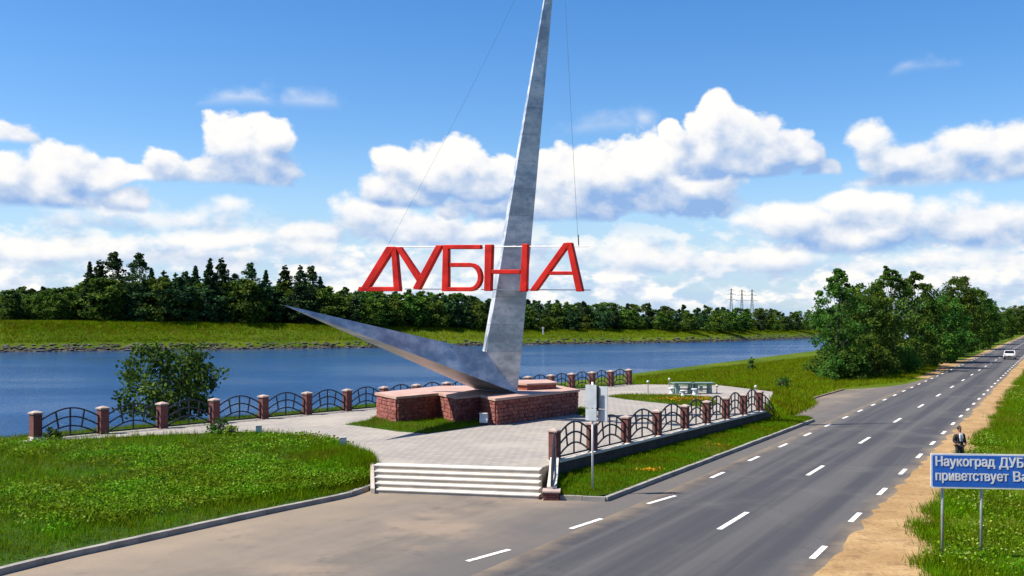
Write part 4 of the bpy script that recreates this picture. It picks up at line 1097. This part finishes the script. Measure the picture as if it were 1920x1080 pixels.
# river meadow, near bank and the strip behind the railing
P = poly_fill([ground_at(*q) for q in ((1190, 722), (1440, 728), (1480, 758), (1575, 728), (1700, 716), (1760, 690), (1740, 676), (1530, 669), (1190, 708))], 70000, 0.0)
blades('meadow_grass', P, 0.32, 0.06, M['blade_far'], 4, 0.25, label='yellow-green meadow grass between far lay-by and canal', cat='grass')
u_ = rng.uniform(-0.04, 1.05, 9000); v_ = rng.uniform(0.35, 6.0, 9000)
P = np.array(tuple(FA))[None] + u_[:, None] * np.array(tuple(FB - FA))[None] + v_[:, None] * np.array(tuple(fn_))[None]; P[:, 2] = np.interp(v_, [0, 2, 6], [0.66, 0.42, 0.1])
blades('bank_grass', P, 0.36, 0.035, M['blade'], 5, 0.14, label='grass on the near bank behind the canal railing', cat='grass')
q_ = rng.uniform(0, 1, 2500); e0 = np.array([(18.2, 86.6), (21.0, 78.5), (16.2, 63.5)]); kq = np.array([0, 0.4, 1.0])
P = np.stack([np.interp(q_, kq, e0[:, 0]), np.interp(q_, kq, e0[:, 1]), np.zeros(2500)], axis=1); o2 = P[:, :2] - np.array([12, 75]); o2 /= np.linalg.norm(o2, axis=1, keepdims=True); w2 = rng.uniform(0, 1, 2500)
P[:, :2] += o2 * (w2 * 3.0 * np.interp(q_, [0, 0.5, 1], [1, 1, 0.3]))[:, None]; P[:, 2] = np.interp(w2, [0, 0.4, 1], [0.7, 0.4, 0.03])
blades('bank_grass', P, 0.34, 0.05, M['blade_far'], 6, 0.16, label='grass at the far right rim of the plaza', cat='grass')
# far bank slope
k_i = rng.uniform(0, 1, 60000); px_ = rng.uniform(-30, 1560, 60000); v_ = rng.uniform(0, 1, 60000) ** 0.8
W_ = np.array([tuple(p) for p in [a.lerp(b, 0.4) for a, b in zip(rows[-7], rows[-6])][2:11]]); Tn = np.array([tuple(p) for p in rows[-4][2:11]]); Mm = np.array([tuple(p) for p in rows[-5][2:11]])
kk = np.linspace(0, 1, len(W_)); uu = rng.uniform(0.06, 0.95, 60000)
f = lambda A: np.stack([np.interp(uu, kk, A[:, j]) for j in range(3)], axis=1)
P = np.where((v_ < 0.7)[:, None], f(W_) + (f(Mm) - f(W_)) * (v_ / 0.7)[:, None], f(Mm) + (f(Tn) - f(Mm)) * ((v_ - 0.7) / 0.3)[:, None])
blades('far_bank_grass', P, 0.55, 0.16, M['blade_far'], 3, 0.5, label='sunny yellow-green grass slope of the far bank', cat='grass')
# stones along the far waterline
ns_ = 1100; uu = rng.uniform(0.05, 0.96, ns_); W0 = np.array([tuple(p) for p in rows[-8][2:11]]); W1 = np.array([tuple(p) for p in rows[-7][2:11]])
P = f(W0) * 0; k2 = rng.uniform(0.25, 1.35, ns_)[:, None]
g0 = np.stack([np.interp(uu, kk, W0[:, j]) for j in range(3)], axis=1); g1 = np.stack([np.interp(uu, kk, W1[:, j]) for j in range(3)], axis=1)
P = g0 + (g1 - g0) * k2; P[:, 2] = np.minimum(P[:, 2], 0.4)
sv, sf = [], []
oct_ = np.array([(1, 0, 0), (0, 1, 0), (-1, 0, 0), (0, -1, 0), (0, 0, 1), (0, 0, -1)], float)
for p in P:
    b = len(sv); r_ = rng.uniform(0.2, 0.6) * rng.uniform(0.6, 1.3, (6, 1)) * oct_ * np.array([1.5, 1.3, 0.5]); sv += [tuple(q) for q in (r_ + p)]
    sf += [(b + i, b + (i + 1) % 4, b + 4) for i in range(4)] + [(b + (i + 1) % 4, b + i, b + 5) for i in range(4)]
mesh_obj('bank_stones', sv, sf, M['rock'], kind='stuff', label='dark and pale stones along the far waterline', cat='stones')

# ------------------------------------------------------------------ blue welcome sign
SY = 26.8
sp = at_depth(1745, 915, SY); s_top = at_depth(1745, 850, SY); sw_ = 2.95; sh_ = s_top.z - sp.z
sign = empty('welcome_sign', (sp.x, sp.y, 0), rz=R(-6.0), label='blue welcome sign with white lettering on two posts by the sandy shoulder', cat='sign')
z0 = sp.z - 0.0
def rrect(x0, z0_, x1, z1_, r, y0, y1, n=4):
    pts = []
    for cx, cz, a0 in ((x1 - r, z0_ + r, -90), (x1 - r, z1_ - r, 0), (x0 + r, z1_ - r, 90), (x0 + r, z0_ + r, 180)):
        for k in range(n + 1):
            a = R(a0 + 90 * k / n); pts.append((cx + r * math.cos(a), cz + r * math.sin(a)))
    m = len(pts); mb = MB()
    mb.add([(x, y0, z) for x, z in pts] + [(x, y1, z) for x, z in pts], [tuple(range(m)), tuple(range(2 * m - 1, m - 1, -1))] + [(i, m + i, m + (i + 1) % m, (i + 1) % m) for i in range(m)])
    return mb
fixn(rrect(0, z0, sw_, z0 + sh_, 0.06, 0.0, 0.035).build('board', M['sign_white'], sign))
fixn(rrect(0.045, z0 + 0.045, sw_ - 0.045, z0 + sh_ - 0.045, 0.045, -0.004, 0.01).build('blue_field', M['blue'], sign))
for i, px in enumerate((1768, 1838)):
    x = (px - 1745) / FPX * SY
    MB().lathe([(0.038, -0.3), (0.038, z0 + sh_ - 0.1)], (x, 0.09, 0), 10).build('post', M['grey_metal'], sign, smooth=True)
    for zz in (0.2, 0.72): MB().box((x, 0.06, z0 + zz), (0.16, 0.045, 0.05)).build('clamp', M['grey_metal'], sign)
def text_mesh(body, size, target_w, x, z, mat, parent, name):
    cu = bpy.data.curves.new('t', 'FONT'); cu.body = body; cu.size = size; cu.offset = 0.003; cu.extrude = 0.002; cu.resolution_u = 3
    to = bpy.data.objects.new('t', cu); COL.objects.link(to); bpy.context.view_layer.update()
    dg = bpy.context.evaluated_depsgraph_get(); me = bpy.data.meshes.new_from_object(to.evaluated_get(dg)); me.name = name
    bpy.data.objects.remove(to, do_unlink=True)
    xs = [v.co.x for v in me.vertices]; w = max(xs) - min(xs); k = target_w / w; x_0 = min(xs)
    for v in me.vertices: v.co = ((v.co.x - x_0) * k + x, -0.009 - v.co.z, v.co.y + z)
    me.materials.clear(); me.materials.append(mat)
    bm = bmesh.new()
    for k3, dx3 in enumerate((-0.007, 0.0, 0.007)):
        n0 = len(bm.verts); bm.from_mesh(me); bm.verts.ensure_lookup_table()
        for v in bm.verts[n0:]: v.co.x += dx3; v.co.y -= 0.0007 * k3
    bm.to_mesh(me); bm.free()
    return link(bpy.data.objects.new(name, me), parent)
ppm = FPX / SY
text_mesh('Наукоград', 0.36, 106 / ppm, (1754 - 1745) / ppm, z0 + 0.60, M['sign_white'], sign, 'lettering')
text_mesh('ДУБНА', 0.36, 74 / ppm, (1868 - 1745) / ppm, z0 + 0.585, M['sign_white'], sign, 'lettering')
text_mesh('приветствует', 0.36, 130 / ppm, (1754 - 1745) / ppm, z0 + 0.215, M['sign_white'], sign, 'lettering')
text_mesh('Вас!', 0.36, 46 / ppm, (1893 - 1745) / ppm, z0 + 0.215, M['sign_white'], sign, 'lettering')

# ------------------------------------------------------------------ sign pole seen from behind
pb = ground_at(1110, 920, 0.18)
pole = empty('sign_pole', tuple(pb), label='grey pole with sign plates seen from behind on the roadside lawn', cat='road sign')
MB().lathe([(0.038, -0.3), (0.038, 3.95)], (0.03, 0.13, 0), 10).build('pole', M['white'], pole, smooth=True)
for nm, x0, x1, y0, y1, za, zb in (('plate', -0.22, 0.16, 0.12, -0.10, 3.02, 3.86), ('plate', 0.24, 0.56, 0.10, -0.10, 2.98, 3.80), ('small_plate', -0.22, 0.16, 0.12, -0.10, 2.55, 2.985), ('small_plate', 0.24, 0.56, 0.10, -0.10, 2.52, 2.95)):
    d = Vector((x1 - x0, y1 - y0, 0)); n = Vector((d.y, -d.x, 0)).normalized() * 0.012
    a, b = Vector((x0, y0 + 0.05, 0)), Vector((x1, y1 + 0.05, 0))
    mb = MB().prism([a + n, b + n, b - n, a - n], za, zb); fixn(mb.build(nm, M['sign_back'], pole))
MB().box((0.20, 0.10, 3.35), (0.10, 0.06, 0.9)).build('bracket', M['dark'], pole)
for z in (2.9, 2.68): MB().box((0.05, 0.10, z), (0.3, 0.05, 0.05)).build('clamp', M['white'], pole)

# ------------------------------------------------------------------ floodlights
def floodlight(px, py, rz, label, k=1.0):
    p = ground_at(px, py, PZ); o = empty('floodlight', tuple(p), rz=rz, label=label, cat='floodlight', group='floodlights around the plaza')
    MB().box((0, 0, 0.05), (0.22 * k, 0.10 * k, 0.1)).build('bracket', M['dark'], o)
    h = MB().loft([[(x * k, y * k, z * k + 0.02) for x, y, z in ring] for ring in (((-0.15, -0.10, 0.08), (0.15, -0.10, 0.08), (0.15, -0.06, 0.40), (-0.15, -0.06, 0.40)), ((-0.11, 0.12, 0.12), (0.11, 0.12, 0.12), (0.11, 0.12, 0.34), (-0.11, 0.12, 0.34)))])
    fixn(h.build('housing', M['sign_back'], o))
    MB().box((0, -0.085 * k, 0.43 * k), (0.30 * k, 0.12 * k, 0.03)).build('visor', M['white'], o)
floodlight(485, 814, R(20), 'grey floodlight at the plaza edge, left of the other one by the lawn')
floodlight(643, 838, R(20), 'grey floodlight near the left top corner of the steps', 1.0)
floodlight(908, 797, R(-20), 'pale floodlight against the lit end of the stone platform', 1.5)

# ------------------------------------------------------------------ tables and stools
def table(px, py, label, rz):
    p = ground_at(px, py, PZ); t = empty('picnic_table', tuple(p), rz=rz, label=label, cat='table', group='teal tables on the plaza')
    MB().box((0, 0, 0.82), (1.75, 0.95, 0.07)).build('table_top', M['teal'], t)
    for x in (-0.55, 0.55): MB().box((x, 0, 0.39), (0.26, 0.62, 0.79), 0, 0.8).build('leg', M['teal'], t)
    MB().box((0, 0, 0.35), (0.9, 0.08, 0.12)).build('stretcher', M['teal'], t)
table(1281, 738, 'teal table on the left, nearer the white stools', R(8))
table(1317, 738, 'teal table on the right, nearer the railing', R(8))
def stool(px, py, label):
    p = ground_at(px, py, PZ); o = empty('stool', tuple(p), label=label, cat='stool', group='white stools at the teal tables')
    MB().lathe([(0.20, 0.0), (0.16, 0.05), (0.12, 0.2), (0.16, 0.38)], n=12).build('pedestal', M['white'], o, smooth=True)
    MB().lathe([(0.2, 0.382), (0.23, 0.40), (0.23, 0.44), (0.2, 0.46)], n=14).build('seat', M['white'], o)
stool(1259, 738, 'white round stool left of the left teal table'); stool(1281, 743, 'white round stool in front of the left teal table'); stool(1302, 740, 'white round stool between the two teal tables')
bench = ground_at(1299, 736, PZ); b_ = empty('bench', (bench.x, bench.y + 1.3, PZ), label='low teal bench behind the two teal tables', cat='bench')
MB().box((0, 0, 0.45), (2.6, 0.4, 0.07)).build('seat', M['teal'], b_)
for x in (-0.9, 0.9): MB().box((x, 0, 0.2), (0.2, 0.34, 0.42)).build('leg', M['teal'], b_)
def garden_lamp(px, py, h, label):
    p = ground_at(px, py, PZ); o = empty('garden_lamp', tuple(p), label=label, cat='lamp', group='small globe lamps on the plaza')
    MB().lathe([(0.07, 0), (0.05, 0.06), (0.035, 0.1), (0.035, h - 0.15)], n=8).build('pole', M['grey_metal'], o)
    prof = [(0.12 * math.cos(a), h + 0.12 * math.sin(a)) for a in (R(-80 + 20 * k) for k in range(9))]
    MB().lathe(prof, n=12).build('globe', M['globe'], o, smooth=True)
garden_lamp(1215, 741, 1.0, 'globe lamp standing at the oval grass bed'); garden_lamp(1344, 737, 0.55, 'short globe lamp right of the teal tables'); garden_lamp(1417, 752, 1.0, 'globe lamp just behind the last railing post'); garden_lamp(1255, 728, 0.75, 'globe lamp behind the left end of the left table')

# ------------------------------------------------------------------ marker post on the far bank
Y, z = bank(1018); p = at_depth(1018, 634, Y - 6)
mk = empty('marker_post', (p.x, p.y, p.z - 0.6), label='white channel marker post on the far bank right of the spire', cat='marker')
MB().box((0, 0, 1.9), (0.45, 0.3, 3.8), 0, 0.8).build('shaft', M['white'], mk)
MB().box((0, 0, 4.0), (0.75, 0.3, 0.5)).build('head', M['white'], mk)

# ------------------------------------------------------------------ power pylons
def pylon(px, Y, yt, label):
    H = CAMZ + (HORIZON - yt) * Y / FPX; o = empty('power_pylon', ((px - 960) / FPX * Y, Y, 0), label=label, cat='pylon', group='power pylons beyond the wood')
    def wd(z): return 3.4 * (1 - z / H) ** 1.2 + 0.5
    for sx, sy in ((-1, -1), (1, -1), (1, 1), (-1, 1)):
        MB().tube([(sx * wd(z) / 2 * 1.0, sy * wd(z) / 2, z) for z in (0, H * 0.35, H * 0.7, H)], 0.2, 4).build('leg', M['pylon'], o)
    mb = MB()
    zs = [H * k / 11 for k in range(12)]
    for a, b in zip(zs, zs[1:]):
        for sx in (-1, 1):
            mb.tube([(sx * wd(a) / 2, -wd(a) / 2, a), (-sx * wd(b) / 2, -wd(b) / 2, b)], 0.11, 4); mb.tube([(wd(a) / 2, sx * wd(a) / 2, a), (wd(b) / 2, -sx * wd(b) / 2, b)], 0.11, 4)
    mb.build('lattice', M['pylon'], o)
    for zz, L_ in ((0.70, 5.5), (0.84, 4.2), (0.95, 3.0)):
        MB().tube([(-L_, 0, H * zz), (-0.4, 0, H * zz + 0.8), (0.4, 0, H * zz + 0.8), (L_, 0, H * zz)], 0.17, 4).build('cross_arm', M['pylon'], o)
pylon(1371, 880, 541, 'leftmost of the three lattice pylons above the wood'); pylon(1391, 900, 543, 'middle one of the three lattice pylons above the wood'); pylon(1410, 870, 543, 'rightmost of the three lattice pylons above the wood')

# ------------------------------------------------------------------ white car going away
cp = st(0, 0); Yc = 163.0; tC = -7.35
cx = (tC + math.sin(ROAD_A) * Yc) / math.cos(ROAD_A)
car = empty('car', (cx, Yc, 0.012), rz=-ROAD_A, label='white car driving away on the far stretch of road', cat='car')
def paint(name, c): return material(name, two(c, tuple(q * 0.93 for q in c), 3.0), 0.25, 0.0, 0.6, alb=0.8)
M['car'] = paint('car_white', (0.78, 0.78, 0.78)); M['glass'] = material('car_glass', two((0.012, 0.014, 0.018), (0.02, 0.022, 0.026), 2.0), 0.08)
M['tail'] = paint('tail_red', (0.45, 0.02, 0.015)); M['tyre'] = material('tyre', two((0.015, 0.015, 0.016), (0.03, 0.03, 0.03), 8.0), 0.85)
prof_y = [(-2.1, 0.42, 0.80, 0.80), (-2.0, 0.30, 0.95, 0.86), (-1.2, 0.26, 0.99, 0.88), (0.6, 0.26, 0.97, 0.88), (1.6, 0.28, 0.86, 0.84), (2.05, 0.36, 0.66, 0.74)]
body = MB().loft([[(-w, y, zl), (w, y, zl), (w, y, (zl + zh) / 2), (w * 0.94, y, zh), (-w * 0.94, y, zh), (-w, y, (zl + zh) / 2)] for y, zl, zh, w in prof_y]); bo_ = fixn(body.build('body', M['car'], car, smooth=False))
cab = MB().loft([[(-w, y, z0_), (w, y, z0_), (w * 0.82, y2, z1_), (-w * 0.82, y2, z1_)] for y, y2, w, z0_, z1_ in ((-1.75, -1.25, 0.82, 0.955, 1.40), (1.0, 0.35, 0.82, 0.95, 1.42))]); fixn(cab.build('cabin_glass', M['glass'], car))
MB().box((0, -0.45, 1.43), (1.32, 1.75, 0.06)).build('roof', M['car'], car)
for sx in (-1, 1):
    MB().tube([(sx * 0.80, -1.72, 0.97), (sx * 0.67, -1.27, 1.41)], 0.06, 5).build('pillar', M['car'], car)
    MB().box((sx * 0.66, -2.06, 0.74), (0.26, 0.08, 0.16)).build('tail_light', M['tail'], car)
    for y in (-1.3, 1.3):
        w_ = bpy.data.objects.new('wheel', None); link(w_, car); w_.location = (sx * 0.80, y, 0.31); w_.rotation_euler = (0, R(90), 0)
        MB().lathe([(0.22, -0.1), (0.31, -0.09), (0.31, 0.09), (0.22, 0.1)], n=16).build('tyre', M['tyre'], w_)
        MB().lathe([(0.05, -0.105), (0.2, -0.1), (0.2, 0.1), (0.05, 0.105)], n=12).build('rim', M['grey_metal'], w_)
MB().box((0, -2.07, 0.46), (1.6, 0.14, 0.2)).build('bumper', M['dark'], car)
MB().box((0, -2.11, 0.66), (0.5, 0.03, 0.12)).build('number_plate', M['white'], car)

# ------------------------------------------------------------------ person on the shoulder
pp = ground_at(1799, 876)
person = empty('person', (pp.x, pp.y, 0.012), rz=R(14), label='person in dark jacket over white shirt standing on the sandy shoulder', cat='person')
M['skin'] = material('skin', two((0.30, 0.17, 0.11), (0.38, 0.22, 0.15), 9.0), 0.6); M['hair'] = material('hair', two((0.012, 0.009, 0.008), (0.03, 0.02, 0.016), 30.0), 0.7)
M['jacket'] = material('dark_jacket', two((0.012, 0.013, 0.017), (0.03, 0.032, 0.04), 8.0, 4, bump=0.3), 0.85); M['trousers'] = material('dark_trousers', two((0.014, 0.018, 0.02), (0.035, 0.04, 0.045), 8.0), 0.9)
M['shirt'] = material('white_shirt', two((0.62, 0.64, 0.68), (0.75, 0.76, 0.78), 9.0), 0.8)
def skin(name, verts, edges, rad, mat, parent, root=0, sub=2):
    me = bpy.data.meshes.new(name); me.from_pydata(verts, edges, []); me.materials.append(mat)
    o = link(bpy.data.objects.new(name, me), parent)
    if not me.skin_vertices: me.attributes
    m1 = o.modifiers.new('skin', 'SKIN'); m1.use_smooth_shade = True
    if len(me.skin_vertices) == 0:
        bm = bmesh.new(); bm.from_mesh(me); bm.verts.layers.skin.verify(); bm.to_mesh(me); bm.free()
    for i, r_ in enumerate(rad):
        me.skin_vertices[0].data[i].radius = (r_, r_) if not isinstance(r_, tuple) else r_; me.skin_vertices[0].data[i].use_root = (i == root)
    m2 = o.modifiers.new('sub', 'SUBSURF'); m2.levels = m2.render_levels = sub
    return o
# body: pelvis, spine, neck, head, legs and bent arms with the hands together in front (facing -y, the camera)
bv_ = [(0, 0, 0.95), (0, 0.01, 1.15), (0, 0, 1.36), (0, 0, 1.48), (0, -0.01, 1.56), (0, -0.02, 1.68), (0, -0.01, 1.75),
       (0.10, 0, 0.88), (0.12, -0.01, 0.5), (0.12, 0.02, 0.09), (0.13, -0.14, 0.04), (-0.10, 0, 0.88), (-0.12, -0.01, 0.5), (-0.12, 0.02, 0.09), (-0.13, -0.14, 0.04),
       (0.19, 0, 1.40), (0.27, 0.03, 1.14), (0.20, -0.16, 1.00), (-0.19, 0, 1.40), (-0.27, 0.03, 1.14), (-0.20, -0.16, 1.00)]
be_ = [(0, 1), (1, 2), (2, 3), (3, 4), (4, 5), (5, 6), (0, 7), (7, 8), (8, 9), (9, 10), (0, 11), (11, 12), (12, 13), (13, 14), (2, 15), (15, 16), (16, 17), (2, 18), (18, 19), (19, 20)]
br_ = [(0.15, 0.11), (0.145, 0.105), (0.17, 0.115), 0.07, 0.058, (0.075, 0.092), (0.06, 0.075), 0.085, 0.062, 0.045, 0.04, 0.085, 0.062, 0.045, 0.04, 0.06, 0.048, 0.034, 0.06, 0.048, 0.034]
skin('body', bv_, be_, br_, M['skin'], person)
skin('trousers', [(0, 0, 0.97), (0.10, 0, 0.88), (0.12, -0.01, 0.5), (0.12, 0.02, 0.10), (-0.10, 0, 0.88), (-0.12, -0.01, 0.5), (-0.12, 0.02, 0.10)], [(0, 1), (1, 2), (2, 3), (0, 4), (4, 5), (5, 6)], [(0.165, 0.125), 0.10, 0.078, 0.07, 0.10, 0.078, 0.07], M['trousers'], person)
skin('jacket', [(0, 0.0, 0.86), (0, 0.01, 1.12), (0, 0.005, 1.36), (0, 0, 1.47), (0.20, 0, 1.39), (0.28, 0.03, 1.14), (0.22, -0.13, 1.03), (-0.20, 0, 1.39), (-0.28, 0.03, 1.14), (-0.22, -0.13, 1.03)],
     [(0, 1), (1, 2), (2, 3), (2, 4), (4, 5), (5, 6), (2, 7), (7, 8), (8, 9)], [(0.185, 0.14), (0.175, 0.135), (0.195, 0.14), 0.08, 0.08, 0.066, 0.052, 0.08, 0.066, 0.052], M['jacket'], person, root=1)
sh = MB().loft([[(-w, -0.155 + dy, z), (w, -0.155 + dy, z), (w, -0.05, z), (-w, -0.05, z)] for w, z, dy in ((0.06, 1.13, 0.008), (0.085, 1.28, 0.0), (0.075, 1.40, 0.02), (0.045, 1.49, 0.07))]); fixn(sh.build('shirt', M['shirt'], person))
hair = MB().lathe([(0.02, -0.105), (0.085, -0.06), (0.102, 0.0), (0.085, 0.06), (0.03, 0.095)], (0, 0.02, 1.70), 12); hair.build('hair', M['hair'], person, smooth=True)
# shoes and hands
for sx in (-1, 1):
    s_ = MB().loft([[(sx * 0.125 - w, y, 0.0), (sx * 0.125 + w, y, 0.0), (sx * 0.125 + w * 0.8, y, h), (sx * 0.125 - w * 0.8, y, h)] for y, w, h in ((0.09, 0.04, 0.08), (0.02, 0.05, 0.1), (-0.1, 0.052, 0.065), (-0.2, 0.035, 0.04))]); fixn(s_.build('shoe', M['tyre'], person))
    hv = [(sx * 0.20, -0.16, 1.00), (sx * 0.15, -0.20, 0.985)]; he = [(0, 1)]; hr = [0.03, 0.035]
    for k in range(4):
        i = len(hv); hv += [(sx * 0.12, -0.215 - 0.004 * k, 1.005 - 0.018 * k), (sx * 0.075, -0.225 + 0.004 * k, 0.995 - 0.018 * k)]; he += [(1, i), (i, i + 1)]; hr += [0.010, 0.008]
    i = len(hv); hv += [(sx * 0.15, -0.22, 1.03), (sx * 0.12, -0.23, 1.05)]; he += [(1, i), (i, i + 1)]; hr += [0.011, 0.009]
    skin('hand', hv, he, hr, M['skin'], person, root=0, sub=1)
# face: nose, brows
MB().loft([[(-0.012, -0.105, 1.66), (0.012, -0.105, 1.66), (0, -0.10, 1.70)], [(-0.004, -0.13, 1.655), (0.004, -0.13, 1.655), (0, -0.115, 1.69)]]).build('nose', M['skin'], person)
for sx in (-1, 1): MB().box((sx * 0.032, -0.103, 1.695), (0.026, 0.012, 0.012)).build('eye', M['hair'], person)
MB().box((0, -0.098, 1.625), (0.045, 0.012, 0.008)).build('mouth', M['hair'], person)
